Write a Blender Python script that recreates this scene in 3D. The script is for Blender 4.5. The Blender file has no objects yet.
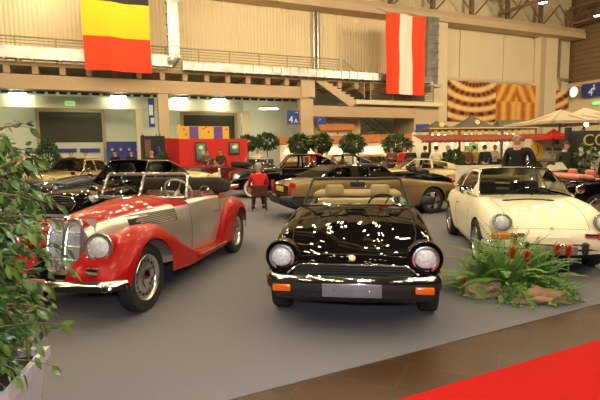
import bpy, bmesh, math, random
from mathutils import Vector, Matrix, Euler
random.seed(7)
SC = bpy.context.scene
COL = SC.collection
PI = math.pi
R = math.radians
# ---------------------------------------------------------------- camera
F, PIT, ROL, CAMH = 460.3, R(6.0086), R(-0.8172), 1.594
fwd = Vector((0, math.cos(PIT), -math.sin(PIT)))
up0 = Vector((0, math.sin(PIT), math.cos(PIT)))
rt0 = Vector((1, 0, 0))
cR, sR = math.cos(ROL), math.sin(ROL)
rt = cR*rt0 + sR*up0
up = -sR*rt0 + cR*up0
cam = bpy.data.cameras.new('camera'); camo = bpy.data.objects.new('camera', cam); COL.objects.link(camo)
M = Matrix((rt, up, -fwd)).transposed().to_4x4(); M.translation = Vector((0, 0, CAMH))
camo.matrix_world = M
cam.sensor_width = 36; cam.lens = F*36/600; cam.clip_end = 200
SC.camera = camo
# ---------------------------------------------------------------- world, exposure
SC.view_settings.view_transform = 'Standard'; SC.view_settings.look = 'None'
SC.view_settings.gamma = 1; SC.view_settings.use_curve_mapping = False
SC.view_settings.exposure = -1.42
wd = bpy.data.worlds.new('world'); SC.world = wd; wd.use_nodes = True
wd.node_tree.nodes['Background'].inputs[0].default_value = (1.0, 0.80, 0.58, 1)
wd.node_tree.nodes['Background'].inputs[1].default_value = 0.05
LAMP = 820.0
def area(name, loc, size, power, color, target=(0, 6, 0)):
    l = bpy.data.lights.new(name, 'AREA'); l.size = size; l.energy = power; l.color = color
    o = bpy.data.objects.new(name, l); COL.objects.link(o); o.location = loc
    o.rotation_euler = (Vector(target)-Vector(loc)).to_track_quat('-Z', 'Y').to_euler()
    return o
area('wall_fill_light', (20, 20, 11.8), 4, 6800, (1, .76, .46), (22, 38, 4))  # unseen fill added to brighten the right back wall
area('camera_flash', (.05, -.05, 1.80), .12, 230, (.84, .88, 1.0), (.2, 5, .8))
# ---------------------------------------------------------------- materials
MATS = {}
def mat(name, col=(.5, .5, .5), rough=.5, metal=0., coat=0., emit=None, es=0., nscale=0, namt=0., bump=0., bscale=40., spec=.5, alpha=1., trans=0., sss=0):
    if name in MATS: return MATS[name]
    m = bpy.data.materials.new(name); m.use_nodes = True; nt = m.node_tree; b = nt.nodes['Principled BSDF']
    b.inputs['Roughness'].default_value = rough; b.inputs['Metallic'].default_value = metal
    b.inputs['Coat Weight'].default_value = coat; b.inputs['Coat IOR'].default_value = 1.38; b.inputs['Coat Roughness'].default_value = .005
    b.inputs['Specular IOR Level'].default_value = spec
    b.inputs['Transmission Weight'].default_value = trans
    c = (*col, 1)
    b.inputs['Base Color'].default_value = c
    tc = nt.nodes.new('ShaderNodeTexCoord')
    if namt:
        n = nt.nodes.new('ShaderNodeTexNoise'); n.inputs['Scale'].default_value = nscale or 5; n.inputs['Detail'].default_value = 4
        nt.links.new(tc.outputs['Object'], n.inputs['Vector'])
        r = nt.nodes.new('ShaderNodeMix'); r.data_type = 'RGBA'
        r.inputs[6].default_value = (*[v*(1-namt) for v in col], 1); r.inputs[7].default_value = (*[min(1, v*(1+namt)) for v in col], 1)
        nt.links.new(n.outputs['Fac'], r.inputs[0]); nt.links.new(r.outputs[2], b.inputs['Base Color'])
    if bump:
        n = nt.nodes.new('ShaderNodeTexNoise'); n.inputs['Scale'].default_value = bscale; n.inputs['Detail'].default_value = 3
        nt.links.new(tc.outputs['Object'], n.inputs['Vector'])
        bp = nt.nodes.new('ShaderNodeBump'); bp.inputs['Strength'].default_value = bump; bp.inputs['Distance'].default_value = .02
        nt.links.new(n.outputs['Fac'], bp.inputs['Height']); nt.links.new(bp.outputs['Normal'], b.inputs['Normal'])
    if emit:
        b.inputs['Emission Color'].default_value = (*emit, 1); b.inputs['Emission Strength'].default_value = es
    MATS[name] = m
    return m
def glass(name, tint=(.85, .9, .88), a=.75):
    """thin pane: mostly clear, fresnel reflection"""
    if name in MATS: return MATS[name]
    m = bpy.data.materials.new(name); m.use_nodes = True; nt = m.node_tree; nt.nodes.clear()
    o = nt.nodes.new('ShaderNodeOutputMaterial'); mx = nt.nodes.new('ShaderNodeMixShader')
    t = nt.nodes.new('ShaderNodeBsdfTransparent'); g = nt.nodes.new('ShaderNodeBsdfGlossy'); f = nt.nodes.new('ShaderNodeFresnel')
    t.inputs[0].default_value = (*tint, 1); g.inputs['Roughness'].default_value = .02; f.inputs['IOR'].default_value = 1.28
    nt.links.new(f.outputs[0], mx.inputs[0]); nt.links.new(t.outputs[0], mx.inputs[1]); nt.links.new(g.outputs[0], mx.inputs[2])
    nt.links.new(mx.outputs[0], o.inputs[0])
    MATS[name] = m; return m
def hexc(h):
    h = h.lstrip('#'); v = [int(h[i:i+2], 16)/255 for i in (0, 2, 4)]
    return tuple(x/12.92 if x <= .04045 else ((x+.055)/1.055)**2.4 for x in v)
# ---------------------------------------------------------------- mesh builder
def basis(d):
    d = d.normalized(); a = Vector((0, 0, 1)) if abs(d.z) < .9 else Vector((1, 0, 0))
    u = d.cross(a).normalized(); return u, d.cross(u).normalized()
class MB:
    def __init__(s): s.v = []; s.f = []; s.mi = []; s.cur = 0; s.T = Matrix()
    def add(s, vs, fs):
        n = len(s.v); s.v += [s.T @ Vector(p) for p in vs]
        for f in fs: s.f.append([i+n for i in f]); s.mi.append(s.cur)
        return s
    def box(s, x0, x1, y0, y1, z0, z1, rz=0, bev=0):
        P = [(x, y, z) for x in (x0, x1) for y in (y0, y1) for z in (z0, z1)]
        if rz:
            cx, cy = (x0+x1)/2, (y0+y1)/2; c, q = math.cos(rz), math.sin(rz)
            P = [(cx+(p[0]-cx)*c-(p[1]-cy)*q, cy+(p[0]-cx)*q+(p[1]-cy)*c, p[2]) for p in P]
        return s.add(P, [(0, 1, 3, 2), (4, 6, 7, 5), (0, 4, 5, 1), (2, 3, 7, 6), (0, 2, 6, 4), (1, 5, 7, 3)])
    def rbox(s, c, d, r=.03, n=2):
        """rounded box via bmesh bevel"""
        bm = bmesh.new(); bmesh.ops.create_cube(bm, size=1)
        for v in bm.verts: v.co = Vector((v.co.x*d[0], v.co.y*d[1], v.co.z*d[2]))
        bmesh.ops.bevel(bm, geom=bm.edges[:], offset=min(r, min(d)*.49), segments=n, affect='EDGES', profile=.5)
        bm.verts.index_update()
        s.add([Vector(c)+v.co for v in bm.verts], [[v.index for v in f.verts] for f in bm.faces]); bm.free(); return s
    def grid(s, rows, closed=False, flip=False):
        n = len(rows[0]); vs = [p for r in rows for p in r]; fs = []
        for i in range(len(rows)-1):
            for j in range(n if closed else n-1):
                k = (j+1) % n; q = (i*n+j, i*n+k, (i+1)*n+k, (i+1)*n+j)
                fs.append(q[::-1] if flip else q)
        return s.add(vs, fs)
    def tube(s, pts, r, n=8, closed=False, caps=True):
        pts = [Vector(p) for p in pts]; m = len(pts); rows = []; pu = None
        for i, p in enumerate(pts):
            if closed: d = pts[(i+1) % m]-pts[i-1]
            else: d = pts[min(i+1, m-1)]-pts[max(i-1, 0)]
            if d.length < 1e-9: d = Vector((0, 0, 1))
            d.normalize()
            if pu is None: u, w = basis(d)
            else:
                u = (pu-d*pu.dot(d)); u = u.normalized() if u.length > 1e-6 else basis(d)[0]; w = d.cross(u)
            pu = u
            rr = r[i] if isinstance(r, (list, tuple)) else r
            rows.append([p+(u*math.cos(2*PI*k/n)+w*math.sin(2*PI*k/n))*rr for k in range(n)])
        if closed: rows.append(rows[0])
        b = len(s.v); s.grid(rows, closed=True)
        if caps and not closed:
            s.f.append([b+k for k in range(n)][::-1]); s.mi.append(s.cur)
            e = b+(len(rows)-1)*n; s.f.append([e+k for k in range(n)]); s.mi.append(s.cur)
        return s
    def lathe(s, prof, c=(0, 0, 0), ax=(0, 0, 1), n=24):
        """prof: (radius, height) pairs along axis"""
        ax = Vector(ax).normalized(); u, w = basis(ax); c = Vector(c)
        rows = [[c+ax*h+(u*math.cos(2*PI*k/n)+w*math.sin(2*PI*k/n))*max(r, 1e-4) for k in range(n)] for r, h in prof]
        return s.grid(rows, closed=True)
    def ball(s, c, r, sx=1, sy=1, sz=1, n=10):
        rows = []
        for i in range(n+1):
            a = PI*i/n; rows.append([(c[0]+r*sx*max(math.sin(a), 1e-3)*math.cos(2*PI*k/(2*n)), c[1]+r*sy*max(math.sin(a), 1e-3)*math.sin(2*PI*k/(2*n)), c[2]+r*sz*math.cos(a)) for k in range(2*n)])
        return s.grid(rows, closed=True)
    def poly(s, pts): return s.add(pts, [list(range(len(pts)))])
    def prism(s, pts, z0, z1):
        n = len(pts); vs = [(p[0], p[1], z0) for p in pts]+[(p[0], p[1], z1) for p in pts]
        return s.add(vs, [list(range(n))[::-1], list(range(n, 2*n))]+[(i, (i+1) % n, n+(i+1) % n, n+i) for i in range(n)])
    def build(s, name, m, parent=None, smooth=True, angle=35, base=False):
        me = bpy.data.meshes.new(name)
        off = Vector((0, 0, 0))
        if base and parent is None and s.v:
            xs = [p.x for p in s.v]; ys = [p.y for p in s.v]; zs = [p.z for p in s.v]
            off = Vector(((min(xs)+max(xs))/2, (min(ys)+max(ys))/2, min(zs)))
        me.from_pydata([tuple(p-off) for p in s.v], [], s.f)
        for q in (m if isinstance(m, (list, tuple)) else [m]): me.materials.append(q)
        for p, k in zip(me.polygons, s.mi): p.material_index = k; p.use_smooth = smooth
        me.validate(); me.update()
        if smooth: me.set_sharp_from_angle(angle=R(angle))
        o = bpy.data.objects.new(name, me); COL.objects.link(o); o.location = off
        if parent: o.parent = parent
        return o
def tag(o, label=None, cat=None, group=None, kind=None):
    if label: o['label'] = label
    if cat: o['category'] = cat
    if group: o['group'] = group
    if kind: o['kind'] = kind
    return o
def thing(name, label, cat, loc=(0, 0, 0), rz=0, group=None):
    o = bpy.data.objects.new(name, None); COL.objects.link(o); o.empty_display_size = .2
    o.location = loc; o.rotation_euler = (0, 0, rz)
    return tag(o, label, cat, group)
def kids(o): return list(o.children)
def copy_tree(o, parent=None, sub=None):
    c = o.copy(); COL.objects.link(c); c.parent = parent
    for ch in kids(o): copy_tree(ch, c)
    return c
def text_mb(mb, txt, size, T, depth=.01):
    """lettering as real mesh, placed by matrix T (text in its xy plane)"""
    cu = bpy.data.curves.new('t', 'FONT'); cu.body = txt; cu.size = size; cu.extrude = depth; cu.align_x = 'CENTER'; cu.align_y = 'CENTER'
    cu.resolution_u = 3
    o = bpy.data.objects.new('t', cu); COL.objects.link(o); bpy.context.view_layer.update()
    dg = bpy.context.evaluated_depsgraph_get(); me = bpy.data.meshes.new_from_object(o.evaluated_get(dg))
    T0 = mb.T; mb.T = T0 @ T
    mb.add([v.co for v in me.vertices], [list(p.vertices) for p in me.polygons]); mb.T = T0
    bpy.data.objects.remove(o); bpy.data.curves.remove(cu); bpy.data.meshes.remove(me)
    return mb
# ---------------------------------------------------------------- hall frame (back wall runs along u)
WA = R(23); WO = Vector((-12.4, 26.0, 0)); wu = Vector((math.cos(WA), math.sin(WA), 0)); wn = Vector((-math.sin(WA), math.cos(WA), 0))
WM = Matrix.Translation(WO) @ Matrix.Rotation(WA, 4, 'Z')
def wb(mb, name, m, label=None, cat=None, group=None, kind=None, smooth=False):
    """build a mesh drawn in wall coordinates (a along wall, off away, z) as a top-level object"""
    o = mb.build(name, m, None, smooth, base=True)
    l = o.location.copy(); o.location = WM @ l; o.rotation_euler = (0, 0, WA)
    return tag(o, label, cat, group, kind)
def wthing(name, label, cat, a, off, z, group=None):
    return thing(name, label, cat, WM @ Vector((a, off, z)), WA, group)
def box(*a, **k): return MB().box(*a, **k)
# ================================================================ STRUCTURE
def st(mb, name, m, smooth=False): return wb(mb, name, m, kind='structure', smooth=smooth)
m_conc = mat('beige painted concrete', (.56, .43, .28), .75, nscale=1.2, namt=.12, bump=.15, bscale=8)
m_beam = mat('tan painted beam', (.50, .36, .22), .6, nscale=1.0, namt=.12)
m_cream = mat('cream panel', (.74, .64, .44), .7, nscale=.6, namt=.08)
m_corr = mat('corrugated cream cladding', (.72, .60, .38), .6, nscale=.5, namt=.1)
m_white = mat('pale plaster wall', (.78, .80, .68), .8, nscale=.7, namt=.06)
m_dark = mat('dark roller shutter', (.055, .05, .035), .6, nscale=3, namt=.2)
m_ceil = mat('dark brown ceiling', (.016, .010, .006), .8, nscale=1, namt=.3)
m_steel = mat('galvanised steel', (.42, .43, .42), .35, metal=.8, nscale=2.5, namt=.6)
m_rail = mat('painted railing steel', (.33, .28, .18), .5, metal=.2, nscale=5, namt=.1)
m_truss = mat('brown steel truss', (.20, .13, .07), .6, nscale=5, namt=.1)
m_blue = mat('sign blue', (.02, .05, .28), .45, nscale=5, namt=.05)
m_signw = mat('sign white', (.85, .85, .85), .5, nscale=5, namt=.02)

# floor: dark polished wood-look floor, grey and red fair carpets laid on it
def floor_mat():
    m = mat('polished dark timber floor', (.06, .032, .014), .3, coat=0, spec=.3, nscale=1.5, namt=.5, bump=.12, bscale=5)
    nt = m.node_tree; b = nt.nodes['Principled BSDF']
    tc = nt.nodes.new('ShaderNodeTexCoord'); mp = nt.nodes.new('ShaderNodeMapping'); mp.inputs['Rotation'].default_value = (0, 0, R(27))
    br = nt.nodes.new('ShaderNodeTexBrick'); br.inputs['Scale'].default_value = 1.0; br.inputs['Brick Width'].default_value = 1.2; br.inputs['Row Height'].default_value = .42
    br.inputs['Mortar Size'].default_value = .006; br.inputs['Color1'].default_value = (.075, .038, .016, 1); br.inputs['Color2'].default_value = (.045, .024, .011, 1); br.inputs['Mortar'].default_value = (.12, .075, .035, 1)
    nt.links.new(tc.outputs['Object'], mp.inputs['Vector']); nt.links.new(mp.outputs['Vector'], br.inputs['Vector'])
    mx = nt.nodes.new('ShaderNodeMix'); mx.data_type = 'RGBA'; mx.blend_type = 'MIX'; mx.inputs[0].default_value = .5
    old = b.inputs['Base Color'].links[0].from_socket
    nt.links.new(old, mx.inputs[6]); nt.links.new(br.outputs['Color'], mx.inputs[7]); nt.links.new(mx.outputs[2], b.inputs['Base Color'])
    n = nt.nodes.new('ShaderNodeTexNoise'); n.inputs['Scale'].default_value = 2.2; n.inputs['Detail'].default_value = 6
    rr = nt.nodes.new('ShaderNodeMapRange'); rr.inputs['To Min'].default_value = .22; rr.inputs['To Max'].default_value = .6
    nt.links.new(tc.outputs['Object'], n.inputs['Vector']); nt.links.new(n.outputs['Fac'], rr.inputs['Value']); nt.links.new(rr.outputs['Result'], b.inputs['Roughness'])
    return m
f = box(-34, 52, -4, 56, -.2, 0).build('floor', floor_mat(), None, False, base=True); tag(f, kind='structure')
m_cg = mat('grey needle felt carpet', (.20, .195, .215), .93, nscale=.5, namt=.10, bump=.35, bscale=220, spec=.2)
m_cr = mat('red needle felt carpet', (.50, .008, .005), .9, nscale=.6, namt=.12, bump=.3, bscale=220, spec=.2)
e = (Vector((3.053, 4.566))-Vector((-.472, 2.830))).normalized()
pA = Vector((-.472, 2.830)); P0 = pA-e*6; P1 = pA+e*14
g = MB().prism([(P0.x, P0.y), (P1.x, P1.y), (27, 11.5), (27, 40), (-20, 25.5), (-20, -2)], 0, .006)
tag(g.build('exhibition_carpet', m_cg, None, False, base=True), 'large matt grey carpet that the classic cars stand on', 'carpet')
e2 = (Vector((2.478, 3.682))-Vector((.623, 2.801))).normalized(); q = Vector((.623, 2.801)); Q0 = q-e2*5; Q1 = q+e2*9
g = MB().prism([(Q0.x, Q0.y), (Q0.x+.7, Q0.y-1.5), (Q1.x+.7, Q1.y-1.5), (Q1.x, Q1.y)], 0, .007)
tag(g.build('aisle_carpet', m_cr, None, False, base=True), 'bright red carpet in the near right corner beyond the bare brown strip', 'carpet')

# back wall, lower storey
st(box(-9, 43.6, 5.0, 5.3, 0, 6.4), 'wall_back', m_white)
st(MB().grid([[(-9+i*.12, 3.0+(.035 if (i//1) % 2 else 0), z) for i in range(286)] for z in (6.3, 17)]), 'wall_gallery', m_corr)
st(box(25.3, 43.6, 3.0, 4.9, 0, 7.6), 'wall_right_lower', m_cream)
g = MB()
for a0, a1 in ((27.6, 29.9), (29.95, 34.9), (34.95, 38.3)): g.box(a0, a1-.05, 3.15, 3.3, 7.75, 12.3)
g.box(25.3, 43.6, 3.3, 3.5, 7.6, 17); g.box(27.6, 38.3, 3.0, 3.3, 7.4, 7.7); g.box(40.3, 43.4, 3.1, 3.3, 7.6, 12.4)
st(g, 'wall_right_upper', m_cream)
g = MB().box(43.5, 43.9, -14, 5.3, 0, 7.35)
st(g, 'wall_side', m_cream)
g = MB().box(43.9, 44.2, -14, 5.3, 7.35, 17)
for k in range(21): g.box(43.8, 43.9, -14, 5.3, 7.7+k*.45, 7.82+k*.45)
st(g, 'wall_side_upper', m_truss)
st(box(43.1, 43.9, -14, 3.3, 7.3, 7.75), 'trim_1', m_conc)
# ceiling and its trusses
st(box(-20, 50, -32, 6, 17, 17.2), 'ceiling', m_ceil)
st(box(-9, 43.5, 1.6, 2.9, 11.75, 12.25), 'trim_2', m_conc)
st(box(-9, 43.5, 1.7, 2.6, 12.25, 12.6), 'trim_3', m_beam)
g = MB()
for a in range(-6, 44, 4):
    g.box(a, a+.3, 2.0, 2.3, 12.6, 14.6); g.tube([(a+.2, 1.9, 12.6), (a+2.2, 1.9, 14.5), (a+4.2, 1.9, 12.6)], .07, 6)
st(g, 'trim_4', m_truss)
for k, a in enumerate((0, 11, 22, 33, 42)):
    g = MB()
    for z in (12.9, 14.3): g.box(a-.12, a+.12, -30, 2, z, z+.2)
    for j in range(16):
        y = -30+j*2
        g.tube([(a, y, 13.05), (a, y+1, 14.35), (a, y+2, 13.05)], .05, 5)
    st(g, 'trim_%d' % (5+k), m_truss)
# gallery deck, beams, columns
st(box(-9, 25.4, .0, 3.1, 6.35, 6.55), 'trim_10', m_conc)
g = MB()
for k in range(26): g.box(-8.6+k*1.32, -8.3+k*1.32, .05, 3, 5.95, 6.35)
st(g, 'trim_11', m_beam)
g = MB().box(-9, 14.2, -.1, .5, 5.12, 5.88).box(-9, 14.2, -.16, .0, 5.12, 5.2)
st(g, 'trim_12', m_beam)
st(box(13.6, 14.6, -.2, .5, 5.2, 6.3), 'trim_13', m_conc)
for k, (a0, a1) in enumerate(((4.43, 5.02), (13.57, 14.5))):
    st(MB().box(a0, a1, -.1, .5, 0, 5.12), 'trim_%d' % (14+k), m_conc)
st(box(3.26, 3.66, 1.9, 2.3, 0, 4.4), 'trim_16', m_cream)
st(box(10.1, 10.6, 1.9, 2.3, 0, 4.4), 'trim_17', m_cream)
m_fas = mat('cream fascia', (.72, .68, .50), .6, nscale=1, namt=.05)
g = MB().box(-9, 10.2, 2.0, 2.3, 4.33, 5.02).box(-9, 10.2, 2.3, 5, 4.9, 5.02)
st(g, 'trim_18', m_fas)
g = MB().box(-9, 14, 1.2, 1.5, 5.2, 5.3)
for k in range(40): g.box(-9+k*.58, -8.6+k*.58, 1.6, 1.75, 5.1, 5.28)
st(g, 'trim_19', m_dark)
# right-hand walkway and beam below it
st(box(14.5, 23.0, -.1, .6, 3.95, 4.68), 'trim_20', m_beam)
st(box(17.7, 25.3, -.3, 2.4, 4.85, 5.15), 'trim_21', m_cream)
st(box(23.0, 25.3, .2, 2.9, 2.4, 4.85), 'trim_22', m_conc)
g = MB().box(25.3, 27.5, 1.9, 3.4, 0, 12.0); st(g, 'trim_23', m_cream)
g = MB().box(38.82, 41.0, 2.5, 3.2, 0, 12.4); st(g, 'trim_24', m_cream)
st(box(38.82, 39.4, 2.44, 2.5, 0, 12.4), 'trim_25', m_conc)
# roller doors
def roller(n, a0, a1, ztop, zsill):
    g = MB()
    k = zsill
    while k < ztop: g.box(a0, a1, 4.86, 4.95, k, k+.17); g.box(a0, a1, 4.9, 4.98, k+.17, k+.2); k += .2
    o = st(g, 'door_%d' % n, m_dark)
    f = MB().box(a0-.2, a0, 4.8, 5, 0, ztop+.2).box(a1, a1+.2, 4.8, 5, 0, ztop+.2).box(a0-.2, a1+.2, 4.8, 5, ztop, ztop+.2)
    st(f, 'trim_%d' % (29+n), m_beam)
roller(1, -2.35, 1.3, 4.35, 2.4)
roller(2, 6.65, 10.35, 4.3, 0.1)
st(box(-2.4, 1.3, 4.9, 4.99, 0, 2.4), 'door_3', m_white)
m_ban = mat('blue banner', (.03, .05, .32), .6, nscale=4, namt=.1)
for i, (a0, a1) in enumerate(((-2.1, -.3), (-.1, 1.1))):
    tag(wb(box(a0, a1, 4.8, 4.88, 1.75, 2.0), 'banner', m_ban), 'narrow blue strip below the %s half of the left dark shutter' % ('left', 'right')[i], 'banner')
g = MB().box(1.5, 3.9, 4.2, 4.26, .5, 2.42)
o = wb(g, 'blue_display_board', m_ban, 'dark blue board with a row of small yellow stars against the pale back wall', 'display board')
m_yel = mat('yellow print', (.85, .6, .05), .6, nscale=4, namt=.05); STARS = []
for k in range(4):
    cx, cz = 1.85+k*.52, 1.9
    pts = [(cx+(.12 if j % 2 == 0 else .05)*math.sin(j*PI/5), 4.17, cz+(.12 if j % 2 == 0 else .05)*math.cos(j*PI/5)) for j in range(10)]
    STARS.append(MB().poly(pts))
# stairs from gallery down to the walkway
def wchild(mb, name, m, par, label=None, smooth=False):
    """child drawn in wall coordinates under a wall-frame parent"""
    base = WM.inverted() @ par.location
    for i in range(len(mb.v)): mb.v[i] = mb.v[i]-base
    o = mb.build(name, m, par, smooth); 
    if label: o['label'] = label
    return o
for g in STARS: wchild(g, 'star_print', m_yel, o)
t = wthing('staircase', 'beige staircase sloping down from the gallery to the lower walkway', 'staircase', 15, 0, 4.7)
wchild(MB().add([(14.6, y, z) for y in (-.1, .05) for z in ()], []) .add([(14.7, -.1, 6.3), (15.5, -.1, 6.3), (18.3, -.1, 4.85), (17.3, -.1, 4.7), (14.7, .05, 6.3), (15.5, .05, 6.3), (18.3, .05, 4.85), (17.3, .05, 4.7)], [(0, 1, 2, 3), (7, 6, 5, 4), (0, 4, 5, 1), (1, 5, 6, 2), (2, 6, 7, 3), (3, 7, 4, 0)]), 'stringer', m_conc, t)
g = MB()
for k in range(9): g.box(15.4+k*.33, 15.75+k*.33, 0, 1.3, 6.3-k*.17, 6.36-k*.17)
wchild(g, 'step', m_cream, t)
t = wthing('staircase', 'dark-edged staircase descending behind the kiosks under the lower walkway', 'staircase', 19, 1, 0)
wchild(MB().add([(15.8, 1, 4.0), (16.9, 1, 4.0), (21.5, 1, 1.2), (20.2, 1, 1.2), (15.8, 1.3, 4.0), (16.9, 1.3, 4.0), (21.5, 1.3, 1.2), (20.2, 1.3, 1.2)], [(0, 1, 2, 3), (7, 6, 5, 4), (0, 4, 5, 1), (1, 5, 6, 2), (2, 6, 7, 3), (3, 7, 4, 0)]), 'stringer', m_beam, t)
wchild(box(15, 19, 1.3, 1.4, 0, 3.95), 'side_panel', m_conc, t)
t = wthing('staircase', 'green-lit staircase with steel rails at the right end of the underpass', 'staircase', 22, 4, 0)
g = MB()
for k in range(12): g.box(20.2+k*.3, 20.5+k*.3, 3.2, 4.4, 3.9-k*.22, 4.0-k*.22)
wchild(g, 'step', m_white, t)
wchild(MB().tube([(20.1, 3.1, 5.0), (24.0, 3.1, 2.3)], .05, 6).tube([(20.1, 3.1, 4.5), (24.0, 3.1, 1.8)], .03, 6).tube([(20.1, 3.1, 4.1), (24.0, 3.1, 1.4)], .05, 6), 'handrail', m_rail, t)
# railings
def railing(pts, n, label, name='railing'):
    """pts: (a, off, z) base line; five horizontal rails"""
    t = wthing(name, label, 'railing', pts[0][0], pts[0][1], pts[0][2])
    g = MB()
    for k in range(8): g.tube([(p[0], p[1], p[2]+.2+k*.165) for p in pts], .026 if k < 7 else .045, 5)
    wchild(g, 'rail', m_rail, t)
    L = len(pts)-1
    for i in range(L):
        a, b = Vector(pts[i]), Vector(pts[i+1]); nn = max(1, round((b-a).length/1.9))
        for j in range(nn+(1 if i == L-1 else 0)):
            p = a.lerp(b, j/nn); wchild(MB().tube([p, p+Vector((0, 0, 1.36))], .045, 5), 'post', m_rail, t)
railing([(-8.5, .1, 6.5), (16.6, .1, 6.5)], 5, 'long gallery railing of horizontal bars on the upper deck')
railing([(16.9, .1, 6.5), (18.6, .1, 5.3)], 5, 'sloping railing beside the stair down from the gallery')
railing([(18.9, -.25, 5.0), (24.4, -.25, 5.0)], 5, 'railing of thin bars along the lower walkway below the striped flag')
# ducts
def ribbed(pts, w, h, label, vertical=False):
    """rectangular duct with folded joints every metre"""
    g = MB(); a, b = Vector(pts[0]), Vector(pts[1]); d = (b-a); n = int(d.length/.62)
    for k in range(n+1):
        p = a+d*k/n; q = a+d*min(k+1, n)/n
        if vertical:
            if k < n: g.box(p.x-w/2, p.x+w/2, p.y-h/2, p.y+h/2, min(p.z, q.z), max(p.z, q.z))
            g.box(p.x-w/2-.05, p.x+w/2+.05, p.y-h/2-.05, p.y+h/2+.05, p.z-.04, p.z+.04)
        else:
            if k < n: g.box(p.x, q.x, p.y-w/2, p.y+w/2, p.z-h/2, p.z+h/2)
            g.box(p.x-.04, p.x+.04, p.y-w/2-.05, p.y+w/2+.05, p.z-h/2-.05, p.z+h/2+.05)
    return g
g = ribbed([(-8.9, -.35, 6.93), (5.2, -.35, 6.93)], .5, .62, '')
pts = [(5.0+.0, -.35, 6.93), (5.25, -.35, 6.95), (5.38, -.35, 7.15), (5.4, -.35, 7.4)]
g.tube(pts, .36, 12)
for p in ribbed([(5.4, -.35, 7.2), (5.4, -.35, 12.8)], .6, .5, '', True).v: pass
h = ribbed([(5.4, -.35, 7.2), (5.4, -.35, 12.8)], .6, .5, '', True); g.add(h.v, h.f)
wb(g, 'air_duct', m_steel, 'silver air duct along the left gallery edge, turning up beside the three-band flag', 'duct')
wb(ribbed([(5.9, -.25, 6.75), (24.0, -.25, 6.75)], .4, .48, ''), 'air_duct', m_steel, 'long silver duct along the middle gallery edge, ending behind the red and white flag', 'duct')
g = ribbed([(25.0, .9, 6.6), (25.0, .9, 11.6)], 1.0, .6, '', True); g.tube([(24.95, .9, 6.7), (24.6, .9, 6.45), (24.0, .6, 6.5)], .42, 10)
wb(g, 'air_duct', m_steel, 'upright corrugated silver duct just right of the red white red flag', 'duct')
g = MB().tube([(15.95, 2.8, 6.5), (15.95, 2.8, 12)], .13, 8).tube([(16.28, 2.8, 6.5), (16.28, 2.8, 12)], .13, 8)
wb(g, 'downpipe', m_steel, 'pair of grey pipes running up the corrugated wall mid gallery', 'pipe', smooth=True)
g = MB().tube([(41.6, 2.75, 12.3), (41.6, 2.75, 8.2), (42.6, 2.7, 8.1), (43.3, 2.6, 8.1)], .09, 8).tube([(41.8, 2.7, 7.2), (41.8, 2.7, 8.1)], .07, 6)
wb(g, 'conduit_pipe', m_steel, 'bent grey pipe right of the rightmost pillar above the clock', 'pipe', smooth=True)

# flags: cloth sheets with folds and thickness
def flag(name, label, a0, a1, z0, z1, off, cols, vertical, seed):
    t = wthing(name, label, 'flag', (a0+a1)/2, off, z0)
    rnd = random.Random(seed); ph = [rnd.random()*6 for _ in range(4)]
    def P(u, v, d): 
        y = .05*math.sin(u*9+ph[0]+v*2)+.04*math.sin(u*17+ph[1]-v*3)+.03*math.sin(v*11+ph[2])
        return (a0+(a1-a0)*u+.015*math.sin(v*7+ph[3]), off+y+d, z0+(z1-z0)*v+.02*math.sin(u*6))
    n = len(cols)
    for i, (nm, c) in enumerate(cols):
        g = MB(); lo, hi = i/n, (i+1)/n; N = 14; Mx = 26
        for d in (0, .02):
            if vertical: g.grid([[P(lo+(hi-lo)*x/N, y/Mx, d) for x in range(N+1)] for y in range(Mx+1)], flip=d > 0)
            else: g.grid([[P(x/Mx, lo+(hi-lo)*y/N, d) for x in range(Mx+1)] for y in range(N+1)], flip=d > 0)
        wchild(g, 'stripe', mat('flag '+nm, c, .8, nscale=9, namt=.05, bump=.1, bscale=60), t, nm+' stripe', True)
    wchild(MB().tube([(a0, off, z1+.03), (a1, off, z1+.03)], .05, 6).tube([(a0+.3, off, z1), (a0+.5, off+2, z1+.9)], .02, 4).tube([(a1-.3, off, z1), (a1-.5, off+2, z1+.9)], .02, 4), 'hanging_rod', m_rail, t)
flag('flag', 'large hanging flag of black, yellow and red bands at upper left', .62, 4.05, 6.12, 11.6, -1, [('red', (.85, .05, .01)), ('yellow', (.95, .55, .01)), ('black', (.02, .02, .02))], False, 1)
flag('flag', 'tall hanging flag of red, white and red upright bands', 19.68, 22.98, 5.53, 11.0, -1, [('red', (.85, .05, .015)), ('white', (.80, .72, .62)), ('red', (.85, .05, .015))], True, 2)
# hanging panel (blue) near left column
g = MB().box(3.92, 4.26, .6, .66, 3.2, 4.9)
o = wb(g, 'hanging_banner', m_ban, 'narrow blue banner hanging just left of the left concrete column', 'banner')
wchild(MB().box(3.95, 4.18, .56, .6, 3.9, 4.5).box(4.02, 4.23, .57, .6, 3.4, 3.75), 'pale_print', m_signw, o)
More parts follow.
